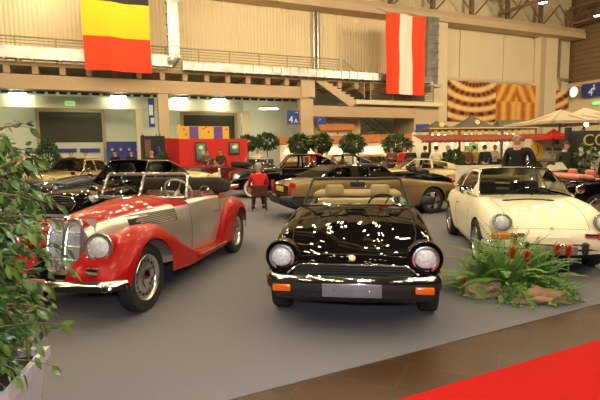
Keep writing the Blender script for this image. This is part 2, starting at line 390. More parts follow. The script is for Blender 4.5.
# signs
def wtext(txt, size, a, off, z, name, m, par, depth=.01):
    T = Matrix.Translation((a, off, z)) @ Matrix.Rotation(PI/2, 4, 'X')
    return wchild(text_mb(MB(), txt, size, T, depth), name, m, par)
def arrow(g, a, off, z, s, ang):
    T = g.T; g.T = Matrix.Translation((a, off, z)) @ Matrix.Rotation(ang, 4, 'Y')
    g.box(-s, s*.4, -.01, .01, -s*.14, s*.14); g.add([(s*.2, -.01, s*.6), (s*1.0, -.01, 0), (s*.2, -.01, -s*.6), (s*.2, .01, s*.6), (s*1.0, .01, 0), (s*.2, .01, -s*.6)], [(0, 1, 2), (5, 4, 3), (0, 3, 4, 1), (1, 4, 5, 2), (2, 5, 3, 0)]); g.T = T
o = wb(box(12.42, 13.26, -.55, -.5, 3.38, 4.28), 'hall_sign', m_blue, 'blue square sign reading 4A with a small white arrow left of the middle column', 'sign')
wtext('4', .62, 12.68, -.56, 3.66, 'lettering', m_signw, o); wtext('A', .42, 13.03, -.56, 3.58, 'lettering', m_signw, o)
g = MB(); arrow(g, 13.08, -.57, 4.15, .1, 0); wchild(g, 'arrow', m_signw, o)
wchild(MB().tube([(12.6, -.52, 4.28), (12.6, -.3, 5.2)], .015, 4).tube([(13.1, -.52, 4.28), (13.1, -.3, 5.2)], .015, 4), 'cable', m_rail, o)
o = wb(box(14.6, 15.35, -.3, -.25, 3.38, 3.92), 'hall_sign', m_blue, 'blue sign with a pale blue arrow right of the middle column', 'sign')
g = MB(); arrow(g, 14.85, -.32, 3.7, .14, R(-40)); wchild(g, 'arrow', mat('sign light blue', (.15, .4, .75), .5, nscale=5, namt=.05), o)
# exit signs
m_exit = mat('lit exit green', (.1, .5, .1), .4, emit=(.45, 1, .35), es=2.2, nscale=3, namt=.02)
o = wb(box(-.62, -.12, 1.85, 1.97, 4.5, 4.73), 'exit_sign', m_exit, 'small lit green exit sign on the cream fascia at left', 'sign')
wchild(MB().box(-.56, -.42, 1.83, 1.86, 4.55, 4.68).box(-.36, -.28, 1.83, 1.86, 4.55, 4.68).box(-.24, -.17, 1.83, 1.86, 4.55, 4.68), 'pictogram', m_signw, o)
# wall lamps under the gallery
m_tube = mat('lit tube lamp', (1, 1, .9), .4, emit=(.95, 1, .70), es=330, nscale=3, namt=.01)
for i, (a0, a1, lab) in enumerate(((-3.4, -2.5, 'at the far left'), (1.85, 2.75, 'right of the green exit sign'), (5.5, 6.4, 'right of the left column'), (8.0, 8.9, 'left of the rear pale post'))):
    t = wthing('wall_lamp', 'bright strip lamp under the gallery '+lab, 'lamp', (a0+a1)/2, 1.5, 5.0)
    wchild(box(a0, a1, 1.42, 1.62, 5.08, 5.16), 'housing', m_rail, t)
    wchild(MB().tube([(a0+.05, 1.52, 5.03), (a1-.05, 1.52, 5.03)], .04, 8), 'tube', m_tube, t)
for i, a0 in enumerate((-5.0, -.4, 4.2, 8.6, 11.6)):  # all but the rightmost are unseen fill added to brighten the back wall
    t = wthing('strip_light', 'strip light mounted deep under the gallery ceiling, '+('leftmost of four added fill strips', 'second of four added fill strips', 'third of four added fill strips', 'last of four added fill strips', 'rightmost, left of the middle column')[i], 'lamp', a0, 3.0, 5.4)
    z_ = 4.72 if a0 > 10 else 4.78
    wchild(box(a0, a0+1.5, 2.75 if a0 < 10 else 2.6, 2.95, z_, z_+.08), 'housing', m_rail, t)
    wchild(MB().tube([(a0+.05, 2.85, z_-.05), (a0+1.45, 2.85, z_-.05)], .04, 8), 'tube', mat('lit green white tube', (1, 1, .9), .4, emit=(1, 1, .66), es=120, nscale=3, namt=.01), t)
# opera posters: arcs of tiers, and a portal
def tiers(name, cx, cz, sc, kind):
    m = bpy.data.materials.new(name); m.use_nodes = True; nt = m.node_tree; b = nt.nodes['Principled BSDF']; b.inputs['Roughness'].default_value = .6
    tc = nt.nodes.new('ShaderNodeTexCoord'); mp = nt.nodes.new('ShaderNodeMapping'); mp.inputs['Location'].default_value = (-cx, 0, -cz)
    nt.links.new(tc.outputs['Object'], mp.inputs['Vector']); sp = nt.nodes.new('ShaderNodeSeparateXYZ'); nt.links.new(mp.outputs['Vector'], sp.inputs[0])
    def mt(op, a, bb=None, v=0):
        n = nt.nodes.new('ShaderNodeMath'); n.operation = op; nt.links.new(a, n.inputs[0])
        if bb is not None: nt.links.new(bb, n.inputs[1])
        else: n.inputs[1].default_value = v
        return n.outputs[0]
    if kind == 'arc':
        x = mt('MULTIPLY', sp.outputs[0], v=.62); r = mt('SQRT', mt('ADD', mt('MULTIPLY', x, x), mt('MULTIPLY', sp.outputs[2], sp.outputs[2])))
        th = mt('ARCTAN2', x, sp.outputs[2]); w = mt('SINE', mt('MULTIPLY', r, v=sc)); d = mt('SINE', mt('MULTIPLY', th, v=38))
        dd = mt('MULTIPLY', mt('GREATER_THAN', d, v=0.1), mt('LESS_THAN', w, v=-.2)); w2 = mt('SUBTRACT', w, mt('MULTIPLY', dd, v=.9))
    else:
        x = mt('ABSOLUTE', sp.outputs[0]); a = mt('ADD', x, mt('MULTIPLY', mt('GREATER_THAN', sp.outputs[2], v=.6), mt('MULTIPLY', sp.outputs[2], v=.6)))
        w2 = mt('SINE', mt('MULTIPLY', a, v=5.2))
    ns = nt.nodes.new('ShaderNodeTexNoise'); ns.inputs['Scale'].default_value = 2.2; ns.inputs['Detail'].default_value = 5; nt.links.new(tc.outputs['Object'], ns.inputs['Vector'])
    w3 = mt('ADD', w2, mt('MULTIPLY', ns.outputs['Fac'], v=1.6)); cr = nt.nodes.new('ShaderNodeValToRGB'); mr = nt.nodes.new('ShaderNodeMapRange')
    mr.inputs['From Min'].default_value = -1.2; mr.inputs['From Max'].default_value = 2.2; nt.links.new(w3, mr.inputs['Value']); nt.links.new(mr.outputs[0], cr.inputs[0])
    E = cr.color_ramp.elements
    if kind == 'arc': E[0].color = (.06, .012, .004, 1); E[1].color = (.95, .78, .42, 1); k = E.new(.45); k.color = (.42, .13, .03, 1); k = E.new(.62); k.color = (.75, .38, .12, 1)
    else: E[0].color = (.22, .045, .008, 1); E[1].color = (.95, .60, .16, 1); k = E.new(.5); k.color = (.70, .26, .04, 1)
    nt.links.new(cr.outputs[0], b.inputs['Base Color']); return m
o = wb(box(28.5, 33.9, 2.9, 2.98, 4.0, 7.42), 'opera_poster', tiers('theatre tiers print', 0.2, 4.6, 7.5, 'arc'), 'wide poster of curved golden theatre balconies on the right back wall', 'poster')
o = wb(box(33.95, 38.8, 2.9, 2.98, 4.05, 7.4), 'opera_poster', tiers('theatre portal print', 0, 1.2, 6, 'portal'), 'orange poster of a grand theatre portal beside the curved balconies poster', 'poster')
g = MB().box(30.0, 31.8, 2.86, 2.9, 6.7, 7.35); 
o = wb(box(41.1, 43.35, 2.9, 2.98, 4.4, 7.1), 'opera_poster', tiers('theatre edge print', -3, 4.4, 7.5, 'arc'), 'narrow brown poster strip of balconies right of the rightmost pillar', 'poster')
# right side: clock, sign, exit
def SP(px, py, a=43.5):
    r = rt*(px-300)-up*(py-200)+fwd*F; r /= F; t = (a-(Vector((0, 0, 0))-WO).dot(wu))/r.dot(wu)
    p = Vector((0, 0, CAMH))+r*t; l = WM.inverted() @ p; return l.y, l.z
y0, z0 = SP(582, 98, 43.0); y1, z1 = SP(600, 82, 43.0)
m_clock = mat('lit clock face', (.95, .95, .9), .4, emit=(1, .97, .85), es=2.4, nscale=3, namt=.01)
cy, cz = SP(574, 92, 42.6)
t = wthing('wall_clock', 'round white lit clock beside the blue number 4 sign', 'clock', 42.6, cy, cz-.5)
wchild(MB().lathe([(0, 0), (.5, 0), (.55, .05), (.55, .2), (0, .22)], (42.6, cy, cz), (1, -.25, 0), 24), 'housing', m_rail, t, smooth=True)
wchild(MB().lathe([(0, 0), (.5, .02), (.5, .0)], (42.56, cy+.01, cz), (-1, .25, 0), 24), 'clock_face', m_clock, t, smooth=True)
wchild(MB().tube([(42.8, cy, cz), (43.5, cy, cz)], .06, 6), 'bracket', m_rail, t)
W_ = (y0+y1)/2
o = wb(box(42.95, 43.02, min(y0, y1)-.9, max(y0, y1), z0, z1), 'hall_sign', m_blue, 'big dark blue sign with a white 4 and arrow on the right side wall', 'sign')
g = MB(); T = Matrix.Translation((42.94, max(y0, y1)-.85*1, z0+.42)) @ Matrix.Rotation(-PI/2, 4, 'Z') @ Matrix.Rotation(PI/2, 4, 'X')
wchild(text_mb(g, '4', 1.0, T, .01), 'lettering', m_signw, o)
g = MB(); yy = min(y0, y1)+.5; g.box(42.93, 42.95, yy-.05, yy+.05, z1-.5, z1-.12); g.add([(42.93, yy-.2, z1-.45), (42.93, yy+.2, z1-.45), (42.93, yy, z1-.7)], [(0, 1, 2)])
wchild(g, 'arrow', m_signw, o)
y2, z2 = SP(593, 105, 43.2); y3, z3 = SP(603, 101, 43.2)
o = wb(box(43.1, 43.3, min(y2, y3), max(y2, y3), z2, z3), 'exit_sign', m_exit, 'small lit green exit sign on the right side wall under the number 4 sign', 'sign')
# high bay lamps
m_hb = mat('lit high bay lamp', (1, .9, .7), .4, emit=(1, .80, .50), es=LAMP, nscale=3, namt=.01)
m_hd = mat('lit lamp disc', (1, .9, .7), .4, emit=(1, .85, .62), es=60, nscale=3, namt=.01)
m_hh = mat('lamp housing', (.25, .22, .18), .5, metal=.5, nscale=5, namt=.1)
def hb_lamp(label=None, group=None):
    t = thing('high_bay_lamp', label, 'lamp', (0, 0, 0), 0, group)
    MB().lathe([(.05, .55), (.12, .5), (.14, .3), (.36, .02), (.38, 0), (.34, .0)], (0, 0, 0), (0, 0, 1), 16).build('shade', m_hh, t)
    MB().lathe([(.33, .0), (.0, -.03)], (0, 0, .03), (0, 0, 1), 16).build('bulb_glass', m_hd, t)
    MB().tube([(0, 0, .5), (0, 0, 1.6)], .02, 5).build('rod', m_hh, t)
    return t
def pix_at(px, py, z):
    r = rt*(px-300)-up*(py-200)+fwd*F; t = (z-CAMH)/r.z
    return Vector((0, 0, CAMH))+r*t
L0 = hb_lamp('bright high lamp at the top right nearest the ceiling edge'); L0.location = pix_at(543, 3, 12.9)
L1 = copy_tree(L0); L1['label'] = 'lower of the two bright ceiling lamps, at the right edge'; L1.location = pix_at(598, 16, 12.9)
rnd = random.Random(3)
def cluster(p, k):
    t = thing('lamp_cluster', 'warm four-bulb ceiling luminaire hanging over the hall outside the view', 'lamp', p, rnd.uniform(0, 3), 'ceiling luminaires over the hall')
    return t
c0 = cluster((0, 0, 0), 0)
MB().tube([(-.7, 0, .12), (.7, 0, .12)], .03, 6).tube([(0, -.5, .12), (0, .5, .12)], .03, 6).tube([(0, 0, .12), (0, 0, 1.4)], .02, 5).build('frame', m_hh, c0)
for q in ((-.6, .1), (.55, -.1), (.1, .45), (-.1, -.5)): MB().ball((q[0], q[1], 0), .070, n=6).build('bulb', m_hb, c0)
first = True
for i in range(9):
    for j in range(11):
        p = Vector((-14+i*3.6+rnd.uniform(-1, 1), -7+j*3.3+rnd.uniform(-1, 1), 11.4+rnd.uniform(-.4, .6)))
        if p.y > 4 and abs(p.x) < p.y*.7 and p.z-1.6 < p.y*.36: continue
        c = c0 if first else copy_tree(c0); first = False; c.location = p; c.rotation_euler = (0, 0, rnd.uniform(0, 3))
# ================================================================ CARS
m_chrome = mat('chrome', (.78, .76, .72), .07, metal=1, nscale=8, namt=.03)
m_tyre = mat('tyre rubber', (.018, .017, .016), .65, nscale=20, namt=.2, bump=.2, bscale=90)
m_rub = mat('black rubber', (.022, .021, .02), .5, nscale=20, namt=.2)
m_int = mat('dark cabin trim', (.03, .022, .018), .7, nscale=10, namt=.2)
m_under = mat('underbody', (.012, .011, .010), .85, nscale=10, namt=.2)
m_glass = glass('clear window glass')
m_tint = glass('smoked window glass', (.42, .45, .40))
m_lens = mat('headlamp lens', (.74, .78, .82), .22, metal=.1, coat=1, nscale=26, namt=.30, bump=.6, bscale=45)
m_amber = mat('amber lens', (.80, .16, .01), .2, coat=1, nscale=30, namt=.15)
m_redlens = mat('red lens', (.60, .015, .01), .2, coat=1, nscale=30, namt=.15)
m_silver = mat('satin silver wheel', (.62, .60, .56), .25, metal=.9, nscale=12, namt=.08)
m_plate = mat('dark number plate', (.20, .21, .23), .3, nscale=6, namt=.12)
m_refl = mat('lamp reflector', (.92, .93, .95), .28, metal=1, nscale=30, namt=.05, bump=.8, bscale=38)
def paint(name, col, metal=0., rough=.22, coat=1.): return mat(name, col, .5 if metal < .2 else .42, metal=metal, coat=coat, nscale=2, namt=.03, spec=(0 if max(col) < .05 else .1))
def pch(keys, x):
    """monotone cubic through (x, v) keys (any order)"""
    k = sorted(keys); n = len(k)
    if x <= k[0][0]: return k[0][1]
    if x >= k[-1][0]: return k[-1][1]
    h = [k[i+1][0]-k[i][0] for i in range(n-1)]; d = [(k[i+1][1]-k[i][1])/h[i] for i in range(n-1)]
    def m(i):
        if i == 0: return d[0]
        if i == n-1: return d[-1]
        if d[i-1]*d[i] <= 0: return 0
        return 2*d[i-1]*d[i]/(d[i-1]+d[i])
    for i in range(n-1):
        if x <= k[i+1][0]:
            t = (x-k[i][0])/h[i]; a, b = k[i][1], k[i+1][1]
            return a*(2*t**3-3*t*t+1)+b*(3*t*t-2*t**3)+h[i]*(m(i)*(t**3-2*t*t+t)+m(i+1)*(t**3-t*t))
def catm(P, k):
    out = []; n = len(P)
    for i in range(n-1):
        a, b, c, d = P[max(i-1, 0)], P[i], P[i+1], P[min(i+2, n-1)]
        for j in range(k):
            t = j/k
            out.append(tuple(.5*((2*b[q])+(-a[q]+c[q])*t+(2*a[q]-5*b[q]+4*c[q]-d[q])*t*t+(-a[q]+3*b[q]-3*c[q]+d[q])*t**3) for q in range(len(b))))
    out.append(tuple(P[-1])); return out
def arch_cut(pts, x, arches, jmax):
    """lift the lower edge of a half section over a wheel opening"""
    for xw, zw, rr in arches:
        if abs(x-xw) < rr:
            za = zw+math.sqrt(rr*rr-(x-xw)**2)
            seg = pts[:jmax+1]
            if za <= seg[0][1]: continue
            za = min(za, seg[-1][1]-.015)
            zl = [za+(seg[-1][1]-za)*(i/jmax)**1.0 for i in range(jmax+1)]; new = []
            for z in zl:
                for i in range(jmax):
                    if seg[i][1] <= z <= seg[i+1][1]+1e-6:
                        t = (z-seg[i][1])/max(1e-6, seg[i+1][1]-seg[i][1]); new.append((seg[i][0]+(seg[i+1][0]-seg[i][0])*t, z)); break
                else: new.append((seg[-1][0], z))
            pts = new+pts[jmax+1:]
    return pts
def xsamples(x0, x1, arches, step=.055, extra=()):
    xs = [x0+(x1-x0)*i/int(abs(x1-x0)/step) for i in range(int(abs(x1-x0)/step)+1)]+list(extra)
    for xw, zw, rr in arches:
        for k in range(17):
            xs.append(xw+rr*math.cos(PI*k/16)*.9999)
        xs += [xw-rr*1.001, xw+rr*1.001]
    xs = sorted(x for x in set(round(q, 4) for q in xs) if min(x0, x1)-1e-6 <= x <= max(x0, x1)+1e-6)
    out = []
    for x in xs:
        if not out or x-out[-1] > .0008: out.append(x)
    return out
SUB = 4
def body_section(s, x):
    W, S, T, B = (pch(s[k], x) for k in 'WSTB'); cf = s.get('cf', .82); lo = s.get('lo', .90)
    if callable(cf): cf = cf(x)
    P = [(W*lo, B), (W*(.5+lo/2), B+(S-B)*.14), (W, B+(S-B)*.42), (W*.99, B+(S-B)*.68), (W*(.6+.4*cf+.0), S-(S-B)*.09), (W*cf, S), (W*cf*.72, S+(T-S)*.55), (W*cf*.36, S+(T-S)*.93), (0, T)]
    return catm(P, SUB)
JC = 5*SUB; JS = 4*SUB
def body_pt(s, x, j):
    P = body_section(s, x); j0 = int(j); f = j-j0; a = P[j0]; b = P[min(j0+1, len(P)-1)]
    return (x, a[0]+(b[0]-a[0])*f, a[1]+(b[1]-a[1])*f)
def loft_parts(s, parts, xs, secf, cls, par, mats, closed_ends=True, mirror=(1, -1), angle=40):
    """parts: dict name->MB; quads handed to the part that cls(x, j) names (None drops the quad)"""
    rows = [secf(x) for x in xs]; n = len(rows[0])
    for sg in mirror:
        acc = {}
        for i in range(len(xs)-1):
            xm = (xs[i]+xs[i+1])/2
            for j in range(n-1):
                c = cls(xm, j+.5, sg)
                if c is None: continue
                acc.setdefault(c, []).append((i, j))
        for c, L in acc.items():
            g = parts.setdefault(c, MB()); idx = {}; vs = []; fs = []
            def V(i, j):
                if (i, j) not in idx:
                    idx[(i, j)] = len(vs); vs.append((xs[i], rows[i][j][0]*sg, rows[i][j][1]))
                return idx[(i, j)]
            for i, j in L:
                q = [V(i, j), V(i+1, j), V(i+1, j+1), V(i, j+1)]
                fs.append(q if sg < 0 else q[::-1])
            g.add(vs, fs)
    return parts
def weld(o):
    bm = bmesh.new(); bm.from_mesh(o.data); bmesh.ops.remove_doubles(bm, verts=bm.verts, dist=.0006); bmesh.ops.recalc_face_normals(bm, faces=bm.faces) if False else None
    bm.to_mesh(o.data); bm.free(); o.data.set_sharp_from_angle(angle=R(42)); return o
def cap(g, s, x):
    P = body_section(s, x); pts = [(x, p[0], p[1]) for p in P]+[(x, -p[0], p[1]) for p in P[::-1][1:]]
    g.poly(pts)
def wheel(par, x, y, r, w, style, side, label=None, white=False):
    """thing part 'wheel' with sub-parts rim, hub"""
    T = Matrix.Translation((x, y, r)) @ Matrix.Rotation(0 if side > 0 else PI, 4, 'Z')
    g = MB(); g.T = T; h = w/2; ri = r*.66
    prof = [(ri, -h*.8), (r*.82, -h), (r*.96, -h*.9), (r, -h*.6), (r, h*.6), (r*.96, h*.9), (r*.82, h), (ri, h*.8)]
    g.lathe([(a, b) for a, b in prof], (0, 0, 0), (0, 1, 0), 36)
    wh = g.build('wheel', m_tyre, par)
    if label: wh['label'] = label
    if white:
        q = MB(); q.T = T; q.lathe([(ri*1.02, h*.82), (r*.80, h*1.02), (r*.90, h*.99)], (0, 0, 0), (0, 1, 0), 36); q.build('whitewall', mat('whitewall rubber', (.75, .70, .60), .6, nscale=9, namt=.05), wh)
    q = MB(); q.T = T
    if style == 'steel':   # pierced steel disc with cap
        q.lathe([(ri*1.04, h*.78), (ri*1.0, h*.9), (ri*.9, h*.72), (ri*.86, h*.45), (ri*.60, h*.62), (ri*.5, h*.7), (0, h*.72)], (0, 0, 0), (0, 1, 0), 36)
        q.build('rim', m_silver, wh)
        q = MB(); q.T = T
        for k in range(16):
            a = 2*PI*k/16; q.lathe([(0, 0), (.022, 0)], (ri*.73*math.cos(a), h*.56, ri*.73*math.sin(a)), (0, 1, 0), 8)
        q.build('rim_slot', m_under, wh)
        q = MB(); q.T = T; q.lathe([(ri*.46, h*.7), (ri*.44, h*1.02), (ri*.36, h*1.05), (ri*.34, h*.92), (ri*.2, h*1.0), (ri*.12, h*1.15), (0, h*1.18)], (0, 0, 0), (0, 1, 0), 28); q.build('hub_cap', m_chrome, wh)
    elif style == 'alloy':  # five broad petals
        q.lathe([(ri*1.04, h*.8), (ri*.98, h*.9), (ri*.92, h*.6), (ri*.9, 0)], (0, 0, 0), (0, 1, 0), 36)
        for k in range(5):
            a = 2*PI*k/5; T2 = T @ Matrix.Rotation(a, 4, 'Y'); q.T = T2
            q.add([(-.028, h*.72, ri*.12), (.028, h*.72, ri*.12), (.062, h*.78, ri*.62), (.045, h*.62, ri*.93), (-.045, h*.62, ri*.93), (-.062, h*.78, ri*.62), (-.05, h*.2, ri*.6), (.05, h*.2, ri*.6)], [(0, 1, 2, 5), (5, 2, 3, 4), (2, 7, 3), (5, 4, 6), (1, 7, 2), (0, 5, 6)])
        q.T = T; q.lathe([(ri*.22, h*.6), (ri*.2, h*.92), (0, h*.95)], (0, 0, 0), (0, 1, 0), 20)
        q.build('rim', m_silver, wh)
        q = MB(); q.T = T; q.lathe([(ri*.9, -.01), (0, -.012)], (0, 0, 0), (0, 1, 0), 24); q.build('brake_disc', m_under, wh)
    elif style == 'wire':
        q.lathe([(ri*1.04, h*.8), (ri*.98, h*.9), (ri*.9, h*.5), (ri*.9, 0)], (0, 0, 0), (0, 1, 0), 32)
        for k in range(20):
            a = 2*PI*k/20; b = a+.5
            q.tube([(ri*.15*math.cos(a), h*.8, ri*.15*math.sin(a)), (ri*.9*math.cos(b), h*.3, ri*.9*math.sin(b))], .005, 4)
        q.lathe([(ri*.2, h*.4), (ri*.18, h*1.0), (0, h*1.05)], (0, 0, 0), (0, 1, 0), 16); q.build('rim', m_silver, wh)
    else:                   # dished cap
        q.lathe([(ri*1.04, h*.78), (ri*.98, h*.9), (ri*.84, h*.55), (ri*.62, h*.6), (ri*.5, h*.86), (0, h*.98)], (0, 0, 0), (0, 1, 0), 32); q.build('rim', m_chrome, wh)
    return wh
def headlight(par, p, r, d=(1, 0, 0), ring=m_chrome, depth=.06, name='headlight', bulbc=None):
    ring = m_silver
    d = Vector(d).normalized(); p = Vector(p)
    o = MB().lathe([(r*.98, -depth), (r*1.04, -.01), (r*1.02, .018), (r*.90, .02), (r*.86, .008)], p, d, 32).build(name, ring, par)
    MB().lathe([(r*.90, .008), (r*.80, -.004), (r*.74, .012)], p, d, 28).build('reflector', m_refl, o)
    MB().lathe([(r*.76, .010), (r*.6, .028), (r*.35, .038), (0, .042)], p, d, 28).build('lens', m_lens, o)
    return o
def sweep(g, path, prof):
    """closed profile (outward, z) run along path (x, y[, dz]); outward = left of travel"""
    n = len(path); rows = []
    for i, p in enumerate(path):
        a = Vector(path[max(i-1, 0)][:2]); b = Vector(path[min(i+1, n-1)][:2]); t = (b-a).normalized(); o = Vector((-t.y, t.x)); dz = p[2] if len(p) > 2 else 0
        rows.append([(p[0]+o.x*u, p[1]+o.y*u, z+dz) for u, z in prof])
    b0 = len(g.v); g.grid(rows, closed=True); k = len(prof)
    g.f.append([b0+i for i in range(k)][::-1]); g.mi.append(0); e_ = b0+(n-1)*k; g.f.append([e_+i for i in range(k)]); g.mi.append(0)
    return g
def wrap_path(xf, hw, rad, back, bow=.06, n=8):
    """bumper plan: from y=-hw side, round the corner, bowed across, to y=+hw"""
    pts = [(xf-rad-back, -hw)]
    for k in range(n+1):
        a = PI/2*k/n; pts.append((xf-bow-rad+rad*math.sin(a), -hw+rad*(1-math.cos(a))))
    for k in range(1, 10):
        y = (-hw+rad)+(2*hw-2*rad)*k/10; pts.append((xf-bow*(y/(hw-rad))**2, y))
    q = [(a, -b) for a, b in pts[:n+2]][::-1]
    return pts+q
def windscreen(par, base, top, bow, frame_m, r=.016, split=False, glassm=None, name='windscreen'):
    """open-car screen; base/top = (x, half width, z); bow = how far the middle is forward"""
    def P(u, v):
        b0, t0 = Vector(base), Vector(top); y = u*(b0.y+(t0.y-b0.y)*v); x = b0.x+(t0.x-b0.x)*v+bow*(1-u*u)*(1-.3*v); z = b0.z+(t0.z-b0.z)*v
        c = .12
        return (x, y, z)
    g = MB().grid([[P(-1+2*i/16, v/6) for i in range(17)] for v in range(7)])
    o = g.build(name, glassm or m_glass, par)
    f = MB(); rim = [P(-1+2*i/16, 0) for i in range(17)]+[P(1, v) for v in (.3, .7, .93)]+[P(.96, 1.0)]+[P(.9-1.8*i/14, 1) for i in range(15)]+[P(-.96, 1.0)]+[P(-1, v) for v in (.93, .7, .3)]
    f.tube(rim, r, 8, closed=True)
    if split: f.tube([P(0, 0), P(0, 1)], r, 8)
    f.build('windscreen_frame', frame_m, o)
    for sg in (-.45, .45):
        MB().tube([P(sg, .0), P(sg, .02), P(sg+.3, .10), P(sg+.38, .16)], .006, 5).build('wiper', m_rub, o) if not split else None
    return o
def seat(par, x, y, z, m, w=.5, hr=True, h=.55, tilt=.25):
    g = MB(); g.T = Matrix.Translation((x, y, z)); g.rbox((0, 0, .08), (.5, w, .18), .06, 3); o = g.build('seat', m, par)
    g = MB(); g.T = Matrix.Translation((x-.25, y, z+.1)) @ Matrix.Rotation(-tilt, 4, 'Y'); g.rbox((0, 0, h/2), (.14, w, h), .06, 3)
    for k in range(-2, 3): g.rbox((.065, k*w/6, h/2), (.04, w/6.5, h*.7), .02, 2)
    g.build('backrest', m, o)
    if hr:
        g = MB(); g.T = Matrix.Translation((x-.25, y, z+.1)) @ Matrix.Rotation(-tilt, 4, 'Y'); g.rbox((0, 0, h+.11), (.11, w*.55, .17), .05, 3); g.build('headrest', m, o)
    return o
def steering(par, x, y, z, m=None, tilt=.9, r=.19):
    T = Matrix.Translation((x, y, z)) @ Matrix.Rotation(-tilt, 4, 'Y'); g = MB(); g.T = T
    g.tube([(r*math.cos(2*PI*k/24), r*math.sin(2*PI*k/24), 0) for k in range(24)], .014, 8, closed=True)
    for k in range(3):
        a = 2*PI*k/3+.5; g.tube([(0, 0, -.03), (r*math.cos(a), r*math.sin(a), 0)], .009, 5)
    g.tube([(0, 0, -.35), (0, 0, 0)], .025, 8)
    return g.build('steering_wheel', m or m_rub, par)
def make_body(s, par):
    """loft the shell, split in parts; s holds curves and part ranges"""
    x0, x1 = s['x']; arches = s['arches']; ck = s.get('cockpit'); P = {}
    ex = [v for k in ('hood', 'door', 'boot') if s.get(k) for v in s[k]]+(list(ck[:2]) if ck else [])
    xs = xsamples(x0, x1, arches, extra=ex)
    def secf(x): return arch_cut(body_section(s, x), x, arches, JS)
    def cls(x, j, sg):
        if ck and ck[0] < x < ck[1] and j > ck[2]: return None
        if s.get('hood') and s['hood'][0] < x < s['hood'][1] and j > s.get('hoodj', JC+2): return 'bonnet'
        if s.get('boot') and s['boot'][0] < x < s['boot'][1] and j > s.get('hoodj', JC+2): return 'boot_lid'
        if s.get('door') and s['door'][0] < x < s['door'][1] and j < (ck[2] if ck else JC) and j > 2: return 'door_left' if sg > 0 else 'door_right'
        if s.get('cls'):
            r = s['cls'](x, j, sg)
            if r: return r
        return 'body'
    loft_parts(s, P, xs, secf, cls, par, None)
    b = P['body']; cap(b, s, x0); cap(b, s, x1)
    body = None
    pm = s['paint']
    for nm, g in sorted(P.items(), key=lambda q: q[0] != 'body'):
        mm = s.get('pm', {}).get(nm, pm)
        real = nm.replace('_left', '').replace('_right', '')
        o = weld(g.build(real, mm, par, angle=42))
        if nm == 'body': body = o
    # gaps
    g = MB()
    def line(pts): g.tube(pts, s.get('gap', .0045), 4)
    hj = s.get('hoodj', JC+2)
    for key in ('hood', 'boot'):
        if not s.get(key): continue
        a, b_ = s[key]; a = max(a, x0); b_ = min(b_, x1)
        for sg in (1, -1):
            line([(lambda p: (p[0], sg*p[1], p[2]))(body_pt(s, a+(b_-a)*k/20, hj)) for k in range(21)])
        for e_ in (a, b_):
            if abs(e_-x0) < .02 or abs(e_-x1) < .02: continue
            line([body_pt(s, e_, hj+(32-hj)*k/8) for k in range(9)]+[(lambda p: (p[0], -p[1], p[2]))(body_pt(s, e_, 32-(32-hj)*k/8)) for k in range(9)])
    if s.get('door'):
        a, b_ = s['door']; jt = ck[2] if ck else JC
        for sg in (1, -1):
            L = [body_pt(s, a, jt-(jt-2)*k/8) for k in range(9)]+[body_pt(s, a+(b_-a)*k/10, 2) for k in range(1, 10)]+[body_pt(s, b_, 2+(jt-2)*k/8) for k in range(9)]
            line([(p[0], sg*p[1], p[2]) for p in L])
            p = body_pt(s, a+.12, JS-3); MB().tube([(p[0], sg*(p[1]+.02), p[2]), (p[0]+.14, sg*(p[1]+.02), p[2])], .012, 6).tube([(p[0], sg*p[1], p[2]), (p[0], sg*(p[1]+.02), p[2])], .01, 5).tube([(p[0]+.14, sg*p[1], p[2]), (p[0]+.14, sg*(p[1]+.02), p[2])], .01, 5).build('door_handle', m_chrome, par)
    g.build('panel_gap', m_under, body)
    # underbody + wheel wells
    W = max(v for _, v in s['W']); zb = min(v for _, v in s['B'])
    g = MB(); fx, rx = arches[0][0], arches[1][0]; ra = arches[0][2]
    g.box(x0+.15, x1-.15, -W*.66, W*.66, zb+.02, zb+.16)
    for xw, zw, rr in arches:
        for sg in (1, -1):
            rows = [[(xw+rr*1.02*math.cos(PI*k/12), sg*y, zw+rr*1.02*math.sin(PI*k/12)) for k in range(13)] for y in (W*.5, pch(s['W'], xw)*.95)]
            g.grid(rows); g.box(xw-rr, xw+rr, sg*W*.5-.01, sg*W*.5+.01, zb+.05, zw+rr*.8)
    g.build('underbody', m_under, par, False)
    if ck:
        yb = pch(s['W'], (ck[0]+ck[1])/2); zt = body_pt(s, (ck[0]+ck[1])/2, ck[2])[2]; yi = body_pt(s, (ck[0]+ck[1])/2, ck[2])[1]
        g = MB(); y_ = yi-.0
        g.box(ck[0]-.02, ck[1]+.02, -yi, yi, zb+.06, zb+.1)
        for sg in (1, -1): 
            rows = [[(ck[0]+(ck[1]-ck[0])*k/8, sg*(body_pt(s, ck[0]+(ck[1]-ck[0])*k/8, ck[2])[1]-d), z if z < .5 else body_pt(s, ck[0]+(ck[1]-ck[0])*k/8, ck[2])[2]-.005) for k in range(9)] for d, z in ((0.0, 1), (.05, .99), (.07, .2))]
            g.grid(rows)
        for xx in ck[:2]:
            pj = [body_pt(s, xx, ck[2]+(32-ck[2])*k/6) for k in range(7)]; top = pj+[(p[0], -p[1], p[2]) for p in pj[::-1][1:]]
            g.grid([top, [(p[0], p[1], zb+.1) for p in top]])
        g.build('cabin', s.get('intm', m_int), par, False)
    return body
